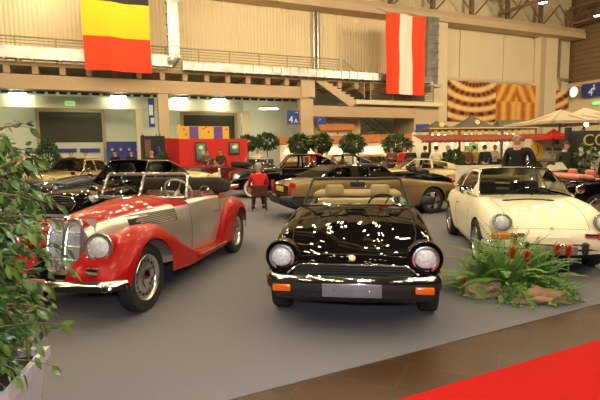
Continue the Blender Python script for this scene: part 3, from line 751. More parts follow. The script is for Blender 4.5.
def greenhouse(s, par, q):
    """q: xb windscreen base, xt roof front, xr roof rear, xe rear base, zb belt z, zr roof z, wb belt half width, wr roof half width, sw side-window spans"""
    N = 5
    def frac(x):
        if x > q['xt']: t = (q['xb']-x)/(q['xb']-q['xt']); return max(0, t)**.92
        if x < q['xr']: t = (x-q['xe'])/(q['xr']-q['xe']); return max(0, t)**q.get('re', .75)
        return 1
    def secf(x):
        f = frac(x); m_ = (q['xt']+q['xr'])/2; L = (q['xt']-q['xr'])/2+.3
        dz = q.get('crown', .03)*(1-((x-m_)/L)**2) if q['xr'] <= x <= q['xt'] else q.get('crown', .03)*(1-(((q['xt'] if x > m_ else q['xr'])-m_)/L)**2)*f
        zb = pch(q['zb'], x) if isinstance(q['zb'], list) else q['zb']; wb_ = pch(q['wb'], x) if isinstance(q['wb'], list) else q['wb']
        zt = zb+(q['zr']-zb)*f+dz*f; wr = wb_+(q['wr']-wb_)*f; H = zt-zb
        P = [(wb_, zb), (wb_+(wr-wb_)*.35, zb+H*.42), (wb_+(wr-wb_)*.85, zb+H*.84), (wr*.93, zb+H*.95), (wr*.5, zb+H*.995), (0, zt)]
        return catm(P, 4)
    sw = q['sw']; ex = [v for w_ in sw for v in w_]+[q['xt'], q['xr'], q['xb']-.05, q['xe']+.06]
    xs = xsamples(q['xe'], q['xb'], [], .06, ex)
    gs = {}
    def cls(x, j, sg):
        if x > q['xt']:
            if j > 11 and x < q['xb']-.0: return 'windscreen'
        elif x < q['xr'] and j > 11 and x > q['xe']+q.get('rwm', .08): return 'rear_window' if not q.get('norw') else 'roof'
        if j > 11: return 'roof'
        for k, (a, b_) in enumerate(sw):
            if a < x < b_ and .8 < j < 8: return 'side_window%d%s' % (k, 'l' if sg > 0 else 'r')
        return 'roof'
    loft_parts(s, gs, xs, secf, cls, par, None)
    roof = None
    for nm, g in sorted(gs.items(), key=lambda z: z[0] != 'roof'):
        real = 'side_window' if nm.startswith('side') else nm
        o = weld(g.build(real, q['mat'] if nm == 'roof' else q.get('glass', m_glass), par))
        if nm == 'roof': roof = o
    # bright trims round screen, gutters
    rows = lambda x: secf(x)
    g = MB()
    for sg in (1, -1):
        g.tube([(x, sg*secf(x)[11][0], secf(x)[11][1]+.004) for x in xs if x >= q['xe']+.05 and x <= q['xb']-.01], .010, 5)
        if q.get('belt', True): g.tube([(x, sg*(secf(x)[0][0]+.004), secf(x)[0][1]+.012) for x in xs], .010, 5)
    a = q['xt']; g.tube([(a, sg*secf(a)[j][0], secf(a)[j][1]+.004) for sg, js in ((1, range(11, 21)), (-1, range(19, 10, -1))) for j in js], .010, 5)
    g.build('window_trim', q.get('trim', m_chrome), roof)
    return roof
def base_car(name, label, cat, pos, yaw, s, group=None):
    t = thing(name, label, cat, (pos[0], pos[1], .006), R(yaw), group)
    s['body'] = make_body(s, t)
    r = s.get('wr', .31); tw = s.get('tw', .17); fx, rx = s['arches'][0][0], s['arches'][1][0]
    for xw in (fx, rx):
        for sg in (1, -1): wheel(t, xw, sg*(s.get('track', .68)), r, tw, s.get('wstyle', 'cap'), sg, white=s.get('white', False))
    return t
def mirror(par, p, m, sg, stalk=.1):
    g = MB().tube([p, (p[0], p[1]+sg*stalk*.6, p[2]+.05)], .010, 6); o = g.build('mirror_stalk', m, par)
    MB().lathe([(0, -.035), (.05, -.025), (.066, .0), (.062, .02), (0, .022)], (p[0], p[1]+sg*stalk, p[2]+.08), (-1, 0, 0), 16).build('mirror_head', m, o)
# ---------------------------------------------------------------- the black open roadster (front centre)
m_blk = paint('black car paint', (.004, .0035, .004), rough=.035, coat=.75)
m_tan = mat('beige leather', (.46, .34, .17), .55, nscale=9, namt=.08, bump=.1, bscale=60)
fi = dict(paint=m_blk, x=(-3.27, .66), arches=[(0, .30, .345), (-2.28, .30, .345)], cf=lambda x: pch([(.66, .97), (.5, .80), (0, .86), (-3.3, .86)], x), lo=.93,
    W=[(.66, .66), (.62, .72), (.45, .775), (0, .80), (-.9, .80), (-1.6, .79), (-2.28, .80), (-2.9, .75), (-3.27, .60)],
    S=[(.66, .555), (.60, .60), (.45, .69), (0, .80), (-.6, .87), (-1.0, .90), (-1.6, .87), (-2.2, .89), (-2.7, .87), (-3.27, .72)],
    T=[(.66, .585), (.60, .655), (.45, .705), (0, .80), (-.5, .88), (-.95, .935), (-1.3, .94), (-2.2, .92), (-2.8, .88), (-3.27, .76)],
    B=[(.66, .42), (.5, .30), (0, .24), (-1, .22), (-2.3, .24), (-3, .32), (-3.27, .45)],
    hood=(-.82, .56), boot=(-3.1, -2.45), door=(-1.85, -.95), cockpit=(-2.25, -1.05, JC+1), wr=.295, tw=.185, track=.715, wstyle='alloy', intm=m_int)
fiat = base_car('convertible_car', 'black open two-seat convertible with beige seats facing the camera in the centre foreground', 'car', (.535, 4.56), -97.97, fi)
# bonnet bulges
def bulge(sg):
    rows = []
    for i in range(17):
        x = .42-1.15*i/16; h = .018*math.sin(PI*min(1, i/15.99))**.8; row = []
        for j in range(9):
            y = sg*(.06+.34*j/8); 
            P = body_section(fi, x); yy = abs(y); z = None
            for a, b in zip(P, P[1:]):
                if b[0] <= yy <= a[0] and a[1] > .4 and P.index(a) > JC-3: z = b[1]+(a[1]-b[1])*((yy-b[0])/max(1e-6, a[0]-b[0])); break
            row.append((x, y, (z or P[-1][1])+h*math.sin(PI*j/8)**1.2-.002))
        rows.append(row)
    return MB().grid(rows, flip=sg < 0)
for sg in (1, -1): bulge(sg).build('bonnet_bulge', m_blk, fiat)
# nose: grille opening with bright frame
g = MB(); g.grid([[(.672+.01*(1-(y/.5)**2), y, z) for y in (-.5, -.3, 0, .3, .5)] for z in (.45, .60)]); 
gr = g.build('grille', m_under, fiat, False)
g = MB()
for k in range(6): z = .475+k*.021; w = .52-abs(z-.535)*1.2; g.box(.68, .692, -w, w, z-.003, z+.003)
for k in range(-20, 21): g.box(.68, .688, k*.024-.0015, k*.024+.0015, .46, .60)
g.build('grille_bars', mat('dark grille metal', (.05, .07, .06), .4, metal=.6, nscale=9, namt=.1), gr)
hexp = [(.70, -.56, .535), (.705, -.46, .612), (.72, -.2, .622), (.725, 0, .624), (.72, .2, .622), (.705, .46, .612), (.70, .56, .535), (.705, .48, .455), (.72, 0, .45), (.705, -.48, .455)]
MB().tube(hexp, .009, 6, closed=True).build('grille_frame', m_chrome, gr)
MB().lathe([(.030, 0), (.028, .012), (.016, .016), (0, .018)], (.625, 0, .655), (.75, 0, .65), 20).build('badge', mat('badge cream', (.8, .7, .5), .3, nscale=9, namt=.2), fiat)
for sg in (1, -1):
    # nacelle, lamp
    g = MB().lathe([(.0, -.30), (.11, -.28), (.150, -.14), (.155, -.02), (.148, .012), (.125, .016)], (.60, sg*.625, .655), (1, 0, .02), 36)
    g.build('headlight_nacelle', m_blk, fiat)
    headlight(fiat, (.612, sg*.625, .655), .112, (1, 0, .02))
    g = MB().rbox((.790, sg*.60, .428), (.03, .155, .06), .01, 2); g.build('indicator', m_amber, fiat)
    g = MB().tube([(-1.05, sg*.72, .92), (-1.02, sg*.80, .97)], .012, 6); o = g.build('mirror_arm', m_rub, fiat)
    MB().rbox((-1.02, sg*.86, .985), (.06, .17, .10), .025, 2).build('mirror_housing', m_rub, o)
pth = wrap_path(.735, .715, .12, .32)
MB_ = sweep(MB(), pth, [(-.02, .465), (-.064, .472), (-.055, .50), (-.028, .525), (.01, .53), (.012, .47)][::-1]); MB_.build('bumper_bar', m_chrome, fiat)
sweep(MB(), pth, [(-.0, .385), (-.05, .39), (-.06, .42), (-.055, .465), (0, .47)][::-1]).build('bumper_rubber', m_rub, fiat)
g = MB().rbox((.812, 0, .42), (.015, .50, .115), .008, 2); o = g.build('number_plate', m_plate, fiat); o['label'] = 'blank dark grey number plate'
MB().lathe([(.006, 0), (0, .004)], (.82, 0, .42), (1, 0, 0), 8).lathe([(.006, 0), (0, .004)], (.82, .15, .42), (1, 0, 0), 8).lathe([(.006, 0), (0, .004)], (.82, -.15, .42), (1, 0, 0), 8).build('plate_screw', m_chrome, o)
g = MB(); g.grid([[(x, y, z-.03*(1-(y/.7)**2)) for y in (-.68, -.4, 0, .4, .68)] for x, z in ((.69, .40), (.68, .34), (.60, .28), (.3, .25))]); g.build('front_valance', m_rub, fiat)
MB().tube([(.56, -.48, .70+.0), (.60, -.3, .685), (.605, 0, .69), (.60, .3, .685), (.56, .48, .70)], .003, 4).build('bonnet_edge', m_chrome, fi['body'])
ws = windscreen(fiat, (-1.12, .655, .905), (-1.40, .555, 1.235), .12, m_rub, .017)
MB().tube([(-1.10+.12*(1-(i/8)**2), .66*i/8, .915+.02*(1-(i/8)**2)) for i in range(-8, 9)], .014, 6).build('cowl_trim', m_chrome, fiat)
MB().rbox((-1.30, .02, 1.165), (.03, .19, .065), .015, 2).tube([(-1.30, .02, 1.19), (-1.30, .02, 1.24)], .008, 5).build('rear_view_mirror', m_rub, fiat)
MB().lathe([(.035, 0), (0, .002)], (-1.185, .575, .965), (1, 0, .6), 16).build('windscreen_sticker', mat('sticker green', (.25, .55, .30), .5, nscale=40, namt=.4), fiat)
for sg in (1, -1): seat(fiat, -1.80, sg*.33, .36, m_tan, .50, True, .46)
steering(fiat, -1.45, .34, .86, None, 1.1)
MB().rbox((-1.18, 0, .86), (.22, 1.25, .12), .04, 3).build('dashboard', m_tan, fiat)
g = MB()
for k in range(5):
    g.rbox((-2.35-.05*k, 0, .93+.012*(2-abs(k-2))), (.16, 1.30-.05*k, .10), .045, 3)
g.build('folded_hood', m_tan, fiat)
MB().rbox((-2.05, 0, .80), (.22, 1.1, .22), .06, 2).build('rear_bench', m_tan, fiat)
for sg in (-1, 1):
    MB().rbox((-3.28, sg*.48, .66), (.03, .30, .12), .012, 2).build('tail_light', m_redlens, fiat)

# ---------------------------------------------------------------- the white coupe (right)
m_ivory = paint('ivory car paint', (.92, .85, .64), rough=.25, coat=.5)
po = dict(paint=m_ivory, x=(-3.12, .74), arches=[(0, .31, .335), (-2.24, .31, .335)], cf=lambda x: pch([(.74, .9), (.55, .80), (0, .78), (-.6, .82), (-3.3, .80)], x), lo=.93,
    W=[(.74, .48), (.70, .60), (.55, .70), (.3, .755), (0, .775), (-.7, .775), (-1.5, .78), (-2.24, .80), (-2.8, .70), (-3.12, .45)],
    S=[(.74, .46), (.68, .53), (.58, .60), (.42, .73), (.2, .82), (0, .855), (-.5, .885), (-1, .88), (-2.24, .87), (-2.8, .74), (-3.12, .55)],
    T=[(.74, .50), (.68, .56), (.5, .635), (.25, .705), (0, .765), (-.5, .875), (-.8, .93), (-2.3, .97), (-2.7, .86), (-3.12, .58)],
    B=[(.74, .36), (.5, .26), (0, .22), (-1, .20), (-2.3, .24), (-2.9, .30), (-3.12, .4)],
    hood=(-.38, .62), boot=(-3.0, -2.45), door=(-1.55, -.55), cockpit=(-2.1, -.62, JC+2), hoodj=JC+3, gap=.0028, wr=.305, tw=.17, track=.70, wstyle='steel5')
def wheel_fuchs(): pass
po['wstyle'] = 'alloy'
por = base_car('coupe_car', 'ivory white rear-engined sports coupe at right behind the flower arrangement', 'car', (3.21, 6.245), -99.15, po)
greenhouse(po, por, dict(xb=-.42, xt=-.98, xr=-1.55, xe=-2.85, zb=[(-.42, .885), (-1.0, .90), (-2.2, .88), (-2.85, .78)], zr=1.255, wb=[(-.42, .66), (-1, .70), (-2.0, .70), (-2.85, .55)], wr=.50, sw=[(-1.55, -.75), (-2.15, -1.62)], mat=m_ivory, crown=.035, re=.62, rwm=.55))
for sg in (1, -1):
    MB().lathe([(.0, -.36), (.09, -.28), (.130, -.09), (.134, .0), (.120, .012)], (.615, sg*.585, .665), (.93, sg*.04, .30), 32).build('headlight_nacelle', m_ivory, por)
    headlight(por, (.628, sg*.587, .67), .112, (.93, sg*.04, .30))
    MB().rbox((.675, sg*.60, .505), (.10, .24, .085), .03, 3).build('indicator', m_amber, por)
    MB().rbox((.715, sg*.42, .525), (.05, .16, .05), .01, 2).build('horn_grille', m_chrome, por)
    MB().rbox((.785, sg*.33, .38), (.07, .065, .15), .025, 3).build('overrider', m_rub, por)
    mirror(por, (-.62, sg*.74, .90), m_chrome, sg, .08)
pth = wrap_path(.765, .72, .22, .25, .10)
sweep(MB(), pth, [(.03, .29), (-.03, .30), (-.04, .35), (-.02, .41), (.03, .42)][::-1]).build('bumper', m_ivory, por)
sweep(MB(), pth, [(-.0, .41), (-.030, .405), (-.040, .415), (-.030, .43), (0, .43)][::-1]).build('bumper_strip', m_chrome, por)
sweep(MB(), pth, [(-.03, .345), (-.046, .348), (-.046, .366), (-.03, .369)][::-1]).build('bumper_rubber', m_rub, por)
MB().tube([(-.30, -.35, .845), (-.285, -.2, .86), (-.28, 0, .868), (-.285, .2, .86), (-.30, .35, .845)], .012, 5).build('vent_strip', m_rub, por)
MB().lathe([(.025, 0), (.022, .006), (0, .008)], (.64, 0, .60), (.5, 0, .86), 16).build('badge', mat('badge gold', (.7, .35, .1), .3, nscale=30, namt=.3), por)
g = MB().tube([(-.50, -.3, .905), (-.62, .05, 1.0)], .007, 5).tube([(-.50, .1, .905), (-.62, .42, .99)], .007, 5); g.build('wiper', m_rub, por)
for sg in (1, -1): seat(por, -1.25, sg*.34, .34, m_int, .46, False, .62)
steering(por, -.95, .34, .82, None, 1.0); MB().rbox((-.72, 0, .84), (.2, 1.1, .12), .04, 2).build('dashboard', m_int, por)
MB().rbox((-1.98, 0, .72), (.25, 1.0, .35), .06, 2).build('rear_bench', m_int, por)
for sg in (1, -1): MB().rbox((-3.0, sg*.55, .60), (.08, .22, .10), .02, 2).build('tail_light', m_redlens, por)
MB().rbox((.80, 0, .35), (.015, .48, .10), .008, 2).build('number_plate', m_plate, por)

# ---------------------------------------------------------------- the red and silver 1930s convertible (left)
m_red = paint('red car paint', (.40, .003, .002), rough=.2, coat=.8)
m_sil = mat('silver car paint', (.74, .70, .62), .36, metal=.75, coat=.6, nscale=3, namt=.04)
m_topc = mat('dark brown hood cloth', (.035, .025, .018), .85, nscale=14, namt=.2, bump=.3, bscale=60)
m_brl = mat('brown leather', (.16, .07, .035), .5, nscale=9, namt=.1)
bm_ = dict(paint=m_sil, x=(-3.62, .22), arches=[(0, .34, .01), (-2.75, .34, .01)], cf=lambda x: pch([(.44, .62), (0, .70), (-1.1, .80), (-1.5, .93), (-2.4, .93), (-3.0, .80)], x), lo=.95,
    W=[(.22, .25), (.1, .30), (-.1, .36), (-.6, .49), (-1.1, .60), (-1.6, .68), (-2.2, .70), (-2.8, .66), (-3.3, .55), (-3.62, .36)],
    S=[(.22, .86), (.1, .90), (-.1, .93), (-.6, .955), (-1.1, .98), (-1.6, .985), (-2.3, .965), (-2.8, .90), (-3.3, .68), (-3.62, .45)],
    T=[(.22, .93), (.1, .97), (-.1, 1.0), (-.6, 1.04), (-1.1, 1.065), (-1.6, 1.05), (-2.3, 1.0), (-2.8, .94), (-3.3, .74), (-3.62, .50)],
    B=[(.44, .42), (0, .38), (-.6, .32), (-1.2, .28), (-2.4, .28), (-3.62, .38)],
    hood=(-1.02, .21), hoodj=JC-.5, cls=lambda x, j, sg: ('top_panel' if x < -1.02 and j > JC-2.6 else None), pm={'bonnet': m_red, 'top_panel': m_red}, door=(-2.12, -1.28), cockpit=(-2.42, -1.22, JC+1.5), wr=.345, tw=.155, track=.655, wstyle='steel', intm=m_brl)
bmw = base_car('vintage_convertible', 'red and silver 1930s open tourer with swept wings at left front', 'car', (-2.256, 4.69), -101.2, bm_)
def wing(xs, yc, hw, zt, zi, zb, arch):
    def sec(x):
        c, h, t, b, i = pch(yc, x), pch(hw, x), pch(zt, x), pch(zb, x), pch(zi, x)
        lo = min(b, t-.03); P = [(c+h*.96, lo), (c+h*1.0, lo+(t-lo)*.35), (c+h*.97, lo+(t-lo)*.68), (c+h*.70, t-(t-lo)*.10), (c+h*.15, t), (c-h*.5, t-(t-i)*.12), (c-h*.95, t-(t-i)*.45), (c-h*1.15, i)]
        return arch_cut(catm(P, 4), x, [arch], 13)
    return sec
fsec = wing(None, [(.58, .47), (.4, .52), (.1, .58), (-.6, .60), (-1.2, .66), (-2.2, .69)], [(.58, .22), (.4, .275), (.1, .235), (-.6, .20), (-1.2, .12), (-2.2, .10)],
    [(.60, .43), (.54, .53), (.45, .63), (.33, .745), (.17, .835), (0, .875), (-.25, .86), (-.5, .75), (-.8, .56), (-1.1, .41), (-1.4, .345), (-2.2, .33)],
    [(.60, .42), (.45, .55), (.2, .62), (0, .62), (-.5, .50), (-1.1, .33), (-2.2, .30)], [(.60, .37), (.45, .38), (0, .34), (-.5, .30), (-1.0, .25), (-2.2, .27)], (0.0, .345, .40))
rsec = wing(None, [(-1.95, .69), (-2.4, .63), (-2.9, .61), (-3.5, .50)], [(-1.95, .08), (-2.2, .14), (-2.6, .20), (-3.0, .195), (-3.55, .10)],
    [(-1.95, .34), (-2.05, .55), (-2.25, .78), (-2.5, .88), (-2.75, .90), (-3.05, .82), (-3.35, .62), (-3.58, .40)],
    [(-1.95, .30), (-2.4, .55), (-3.0, .6), (-3.58, .36)], [(-1.95, .27), (-2.75, .30), (-3.58, .32)], (-2.75, .345, .385))
for sg in (1, -1):
    g = {}; loft_parts({}, g, xsamples(-2.1, .60, [(0, .345, .40)], .05), fsec, lambda x, j, s_: 'w', bmw, None, mirror=(sg,)); 
    P = fsec(.60); g['w'].poly([(.60, sg*p[0], p[1]) for p in P])
    w_ = weld(g['w'].build('front_wing', m_red, bmw))
    g = {}; loft_parts({}, g, xsamples(-3.58, -1.95, [(-2.75, .345, .385)], .05), rsec, lambda x, j, s_: 'w', bmw, None, mirror=(sg,)); P = rsec(-1.95); g['w'].poly([(-1.95, sg*p[0], p[1]) for p in P])
    weld(g['w'].build('rear_wing', m_red, bmw))
    MB().box(-2.05, -1.1, sg*.72-.09, sg*.72+.09, .30, .335).build('running_board', m_red, bmw, False)
    MB().tube([(-1.15, sg*.815, .335), (-2.0, sg*.815, .325)], .010, 5).build('running_board_trim', m_chrome, bmw)
    headlight(bmw, (.42, sg*.49, .735), .128, (1, sg*.08, .10), depth=.02)
    MB().lathe([(0, -.36), (.07, -.30), (.118, -.14), (.131, 0)], (.42, sg*.49, .735), (1, sg*.08, .10), 28).build('headlight_shell', m_red, bmw)
    MB().rbox((.555, sg*.50, .535), (.05, .13, .075), .02, 2).build('fog_lamp', m_chrome, bmw)
    # louvre panel on bonnet side
    g = MB()
    x0, x1 = -1.0, -.28
    def sp(x, z): 
        P = body_section(bm_, x)
        for a, b in zip(P, P[1:]):
            if a[1] <= z <= b[1]: t = (z-a[1])/(b[1]-a[1]); return a[0]+(b[0]-a[0])*t
        return P[JC][0]
    for k in range(7):
        z = .795+k*.019; xa = x1-.05*abs(k-3)-.02*(6-k); xb_ = x0+.01*abs(k-3)
        g.tube([(xa+(xb_-xa)*i/6, sg*(sp(xa+(xb_-xa)*i/6, z)+.010), z+.01*i/6) for i in range(7)], .0065, 5)
    v = g.build('louvre', mat('louvre silver', (.30, .27, .22), .3, metal=.7, nscale=9, namt=.05), bmw)
    rows = [[(x1+.02+(x0-x1-.03)*i/8, sg*(sp(x1+.02+(x0-x1-.03)*i/8, z)+.004), z) for i in range(9)] for z in (.785, .83, .88, .925)]
    MB().grid(rows).build('louvre_back', m_under, v)
    mirror(bmw, (-1.35, sg*.68, 1.03), m_chrome, sg, .11)
# kidney grilles
def kidney(sg):
    n = 28; pts = []
    for k in range(n):
        a = 2*PI*k/n; ca, sa = math.cos(a), math.sin(a)
        y = .088*math.copysign(abs(ca)**.6, ca); z = .255*math.copysign(abs(sa)**.75, sa)
        pts.append((y, z))
    def P(y, z, d=0): zz = .70+z; x = .29-.10*(max(0, zz-.45)/.5)**1.6-.03*abs(y+sg*.0)*4+d; return (x, sg*.098+y, zz)
    o = MB().tube([P(y, z, .02) for y, z in pts], .017, 7, closed=True).build('kidney_grille', m_silver, bmw)
    MB().poly([P(y, z, .0) for y, z in pts]).build('grille_back', m_under, o)
    g = MB()
    for k in range(-7, 8):
        y = k*.011; h = .255*max(0.05, (1-(abs(y)/.088)**3.3))**.75*.97
        g.tube([P(y, -h+2*h*i/6, .012) for i in range(7)], .0028, 4)
    g.build('grille_bar', mat('bright grille metal', (.75, .74, .70), .3, metal=.7, nscale=9, namt=.05), o)
    for z in (-.13, 0, .13):
        w = .085*(1-(abs(z)/.255)**2.6)**.4; MB().tube([P(-w, z, .022), P(w, z, .022)], .010, 5).build('grille_band', m_silver, o)
for sg in (1, -1): kidney(sg)
MB().grid([[(.25-.09*(max(0, z-.45)/.5)**1.5+(.0 if abs(y) < .2 else -.05), y, z) for y in (-.26, -.2, 0, .2, .26)] for z in (.40, .5, .6, .7, .8, .9, .955)]).build('grille_shell', m_sil, bmw)
MB().lathe([(.03, 0), (.028, .01), (0, .012)], (.20, 0, .965), (.7, 0, .7), 16).build('badge', m_chrome, bmw)
pth = wrap_path(.68, .76, .16, .06, .05)
sweep(MB(), pth, [(.0, .375), (-.042, .385), (-.036, .42), (-.018, .455), (0.01, .47), (.02, .42)][::-1]).build('bumper', m_chrome, bmw)
MB().tube([(.3, .3, .42), (.68, .3, .42)], .02, 6).tube([(.3, -.3, .42), (.68, -.3, .42)], .02, 6).build('bumper_bracket', m_under, bmw)
MB().rbox((.76, -.05, .46), (.012, .46, .11), .006, 2).build('number_plate', mat('pale brown plate', (.45, .22, .10), .5, nscale=6, namt=.1), bmw)
windscreen(bmw, (-1.22, .60, 1.035), (-1.37, .56, 1.325), .10, m_silver, .021, split=True)
for sg in (1, -1): MB().tube([(-1.24, sg*.10, 1.10), (-1.22, sg*.28, 1.22)], .006, 5).build('wiper', m_rub, bmw)
steering(bmw, -1.62, .30, 1.08, mat('ivory wheel rim', (.6, .52, .4), .4, nscale=9, namt=.05), 1.0)
for sg in (1, -1): seat(bmw, -1.95, sg*.30, .45, m_brl, .50, False, .52)
MB().rbox((-1.34, 0, .97), (.10, 1.1, .14), .03, 2).build('dashboard', m_brl, bmw)
g = MB()
for k in range(7): g.rbox((-2.36-.10*k, 0, 1.10-.008*k), (.20, 1.34-.04*k, .25-.008*k), .08, 3)
g.build('folded_hood', m_topc, bmw)
MB().rbox((-3.60, .45, .52), (.08, .12, .05), .02, 2).build('tail_light', m_redlens, bmw)
MB().tube([(-3.7, -.5, .45), (-3.75, 0, .45), (-3.7, .5, .45)], .035, 8).build('rear_bumper', m_chrome, bmw)
# ---------------------------------------------------------------- cars behind
def recolour(src, label, pos, yaw, cmap, name=None, group=None, drop=()):
    c = copy_tree(src); c.location = (pos[0], pos[1], .006); c.rotation_euler = (0, 0, R(yaw)); c['label'] = label
    if group: c['group'] = group
    def walk(o):
        for ch in list(o.children):
            if ch.name.split('.')[0] in drop:
                for q in list(ch.children): bpy.data.objects.remove(q)
                bpy.data.objects.remove(ch); continue
            if ch.type == 'MESH':
                for sl in ch.material_slots:
                    if sl.material in cmap: n = cmap[sl.material]; sl.link = 'OBJECT'; sl.material = n
            walk(ch)
    walk(c)
    if name: c.name = name
    return c
m_bronze = paint('bronze gold car paint', (.26, .175, .075), metal=.3, rough=.25)
m_gold = paint('champagne gold car paint', (.58, .44, .20), metal=.4, rough=.28)
m_olive = paint('olive gold car paint', (.28, .20, .08), metal=.3, rough=.25)
m_navy = paint('navy car paint', (.012, .022, .055), rough=.15)
m_dgreen = paint('dark green car paint', (.010, .025, .018), rough=.12)
m_maroon = paint('maroon car paint', (.14, .012, .010), rough=.15)
m_cream = paint('cream car paint', (.86, .72, .40), rough=.25)
m_salmon = mat('salmon red leather', (.62, .22, .14), .55, nscale=9, namt=.08)
m_chocl = mat('brown cloth hood', (.022, .015, .010), .9, spec=.1, nscale=14, namt=.15, bump=.3, bscale=60)
m_plyel = mat('yellow number plate', (.85, .60, .06), .4, nscale=6, namt=.05)
# bronze grand tourer with a dark cloth hood, seen from its rear corner
xj = dict(paint=m_bronze, x=(-3.68, .95), arches=[(0, .32, .37), (-2.60, .32, .37)], cf=.88, lo=.94,
    W=[(.95, .72), (.7, .84), (0, .885), (-1.5, .89), (-2.6, .89), (-3.3, .83), (-3.68, .76)],
    S=[(.95, .60), (.6, .74), (0, .80), (-.8, .88), (-1.8, .90), (-2.6, .93), (-3.2, .91), (-3.6, .84), (-3.68, .76)],
    T=[(.95, .64), (.6, .76), (0, .83), (-.8, .92), (-1.8, .94), (-2.8, .97), (-3.4, .93), (-3.68, .82)],
    B=[(.95, .36), (.5, .26), (-1, .24), (-3, .28), (-3.68, .42)],
    hood=(-.8, .75), boot=(-3.55, -2.85), door=(-2.15, -.95), cockpit=(-2.5, -1.05, JC+1.5), wr=.325, tw=.20, track=.76, wstyle='alloy')
xjs = base_car('grand_touring_car', 'bronze convertible with dark cloth top and yellow plate, behind the black open car', 'car', (3.02, 12.2), 20, xj)
greenhouse(xj, xjs, dict(xb=-.92, xt=-1.30, xr=-2.50, xe=-3.02, zb=[(-.9, .90), (-2, .915), (-3.1, .95)], zr=1.225, wb=[(-.9, .78), (-2, .80), (-3.1, .72)], wr=.60, sw=[(-2.0, -1.10), (-2.78, -2.2)], mat=m_chocl, crown=.03, re=.85, rwm=.30, glass=m_tint))
for sg in (1, -1):
    p = MB().rbox((-3.69, sg*.66, .70), (.05, .17, .16), .02, 2).add([(-3.71, sg*.74, .78), (-3.71, sg*.58, .78), (-3.71, sg*.74, .90), (-3.60, sg*.80, .78), (-3.60, sg*.80, .88)], [(0, 1, 2), (0, 2, 4, 3)]); o = p.build('tail_light', m_redlens, xjs); o['label'] = 'red triangular tail light'
MB().rbox((-3.72, .0, .72), (.02, .52, .12), .006, 2).build('number_plate', m_plyel, xjs)['label'] = 'yellow number plate'
MB().rbox((-3.705, 0, .72), (.02, 1.10, .19), .01, 2).build('rear_panel', m_under, xjs)
pth = [(-x_-2.73, y_) for x_, y_ in wrap_path(1.04, .82, .16, .5)]
sweep(MB(), pth[::-1], [(0, .36), (-.06, .38), (-.08, .50), (-.06, .56), (0, .57)]).build('rear_bumper', m_rub, xjs)
sweep(MB(), pth[::-1], [(-.05, .555), (-.075, .56), (-.07, .59), (-.0, .59)]).build('rear_bumper_trim', m_chrome, xjs)
pth = wrap_path(1.04, .82, .16, .5)
sweep(MB(), pth, [(0, .36), (-.06, .38), (-.08, .50), (-.06, .56), (0, .57)][::-1]).build('bumper', m_rub, xjs)
for sg in (1, -1): MB().rbox((.93, sg*.60, .66), (.08, .30, .14), .04, 2).build('headlight', m_refl, xjs); seat(xjs, -1.75, sg*.38, .34, m_int, .5, True, .5)
MB().tube([(-.2, -.885, .70), (-2.9, -.875, .72)], .004, 4).tube([(-.2, .885, .70), (-2.9, .875, .72)], .004, 4).build('side_pinstripe', m_chrome, xj['body'])
recolour(xjs, 'bronze car showing its front corner between the bronze soft-top and the white coupe', (5.75, 14.9), 188, {m_bronze: m_bronze, m_chocl: m_bronze}, 'grand_touring_car')
# black post-war saloon with whitewall tyres
sl = dict(paint=m_blk, x=(-3.75, .78), arches=[(0, .34, .38), (-2.7, .34, .36)], cf=lambda x: pch([(.78, .6), (.3, .72), (-1, .82), (-3.7, .78)], x), lo=.94,
    W=[(.78, .55), (.5, .78), (0, .86), (-1.2, .86), (-2.7, .86), (-3.3, .76), (-3.75, .50)],
    S=[(.78, .55), (.6, .72), (.2, .88), (-.6, .95), (-1.0, .98), (-2.6, .97), (-3.2, .85), (-3.75, .5)],
    T=[(.78, .62), (.6, .85), (.2, .97), (-.6, 1.02), (-1.0, 1.05), (-2.8, 1.0), (-3.3, .88), (-3.75, .55)],
    B=[(.78, .40), (.4, .28), (-1, .25), (-3, .28), (-3.75, .42)],
    hood=(-.85, .70), boot=(-3.7, -3.05), door=(-1.75, -.95), cockpit=(-2.7, -.95, JC+1.5), wr=.34, tw=.17, track=.70, wstyle='cap', white=True)
def finish_saloon(t, s_, plate=None, bar=.84):
    for sg in (1, -1):
        headlight(t, (.62, sg*.62, .70), .10, (1, 0, .05), depth=.2)
        MB().rbox((-3.60, sg*.60, .70), (.12, .12, .2), .04, 2).build('tail_light', m_redlens, t)
        mirror(t, (-1.05, sg*.82, 1.0), m_chrome, sg, .08)
        for x in (-1.45, -2.25): seat(t, x, sg*.36, .42, m_int, .5, False, .55)
    pth = wrap_path(.90, bar-.04, .2, .2)
    sweep(MB(), pth, [(.0, .36), (-.04, .37), (-.06, .43), (-.04, .49), (0, .50)][::-1]).build('bumper', m_chrome, t)
    pth = [(-x_-2.95, y_) for x_, y_ in wrap_path(.90, bar-.08, .2, .2)]
    sweep(MB(), pth[::-1], [(.0, .36), (-.04, .37), (-.06, .43), (-.04, .49), (0, .50)]).build('rear_bumper', m_chrome, t)
    g = MB()
    for k in range(7): g.tube([(.80, -.36+.02*abs(k-3), .52+k*.035), (.83, 0, .52+k*.035), (.80, .36-.02*abs(k-3), .52+k*.035)], .010, 5)
    g.tube([(.79, -.40, .64), (.80, -.3, .76), (.82, 0, .79), (.80, .3, .76), (.79, .40, .64), (.81, .3, .50), (.83, 0, .49), (.81, -.3, .50)], .016, 6, closed=True); g.build('grille', m_chrome, t)
sal = base_car('saloon_car', 'shiny black rounded saloon with a whitewall tyre beside the seated man in red', 'car', (-1.72, 16.75), 186, sl)
ghq = dict(xb=-.92, xt=-1.35, xr=-2.35, xe=-3.15, zb=[(-.9, .99), (-3.15, .98)], zr=1.46, wb=[(-.9, .74), (-2, .76), (-3.15, .62)], wr=.56, sw=[(-1.72, -1.1), (-2.45, -1.79)], mat=m_blk, crown=.05, re=.6, rwm=.25)
greenhouse(sl, sal, ghq); finish_saloon(sal, sl)
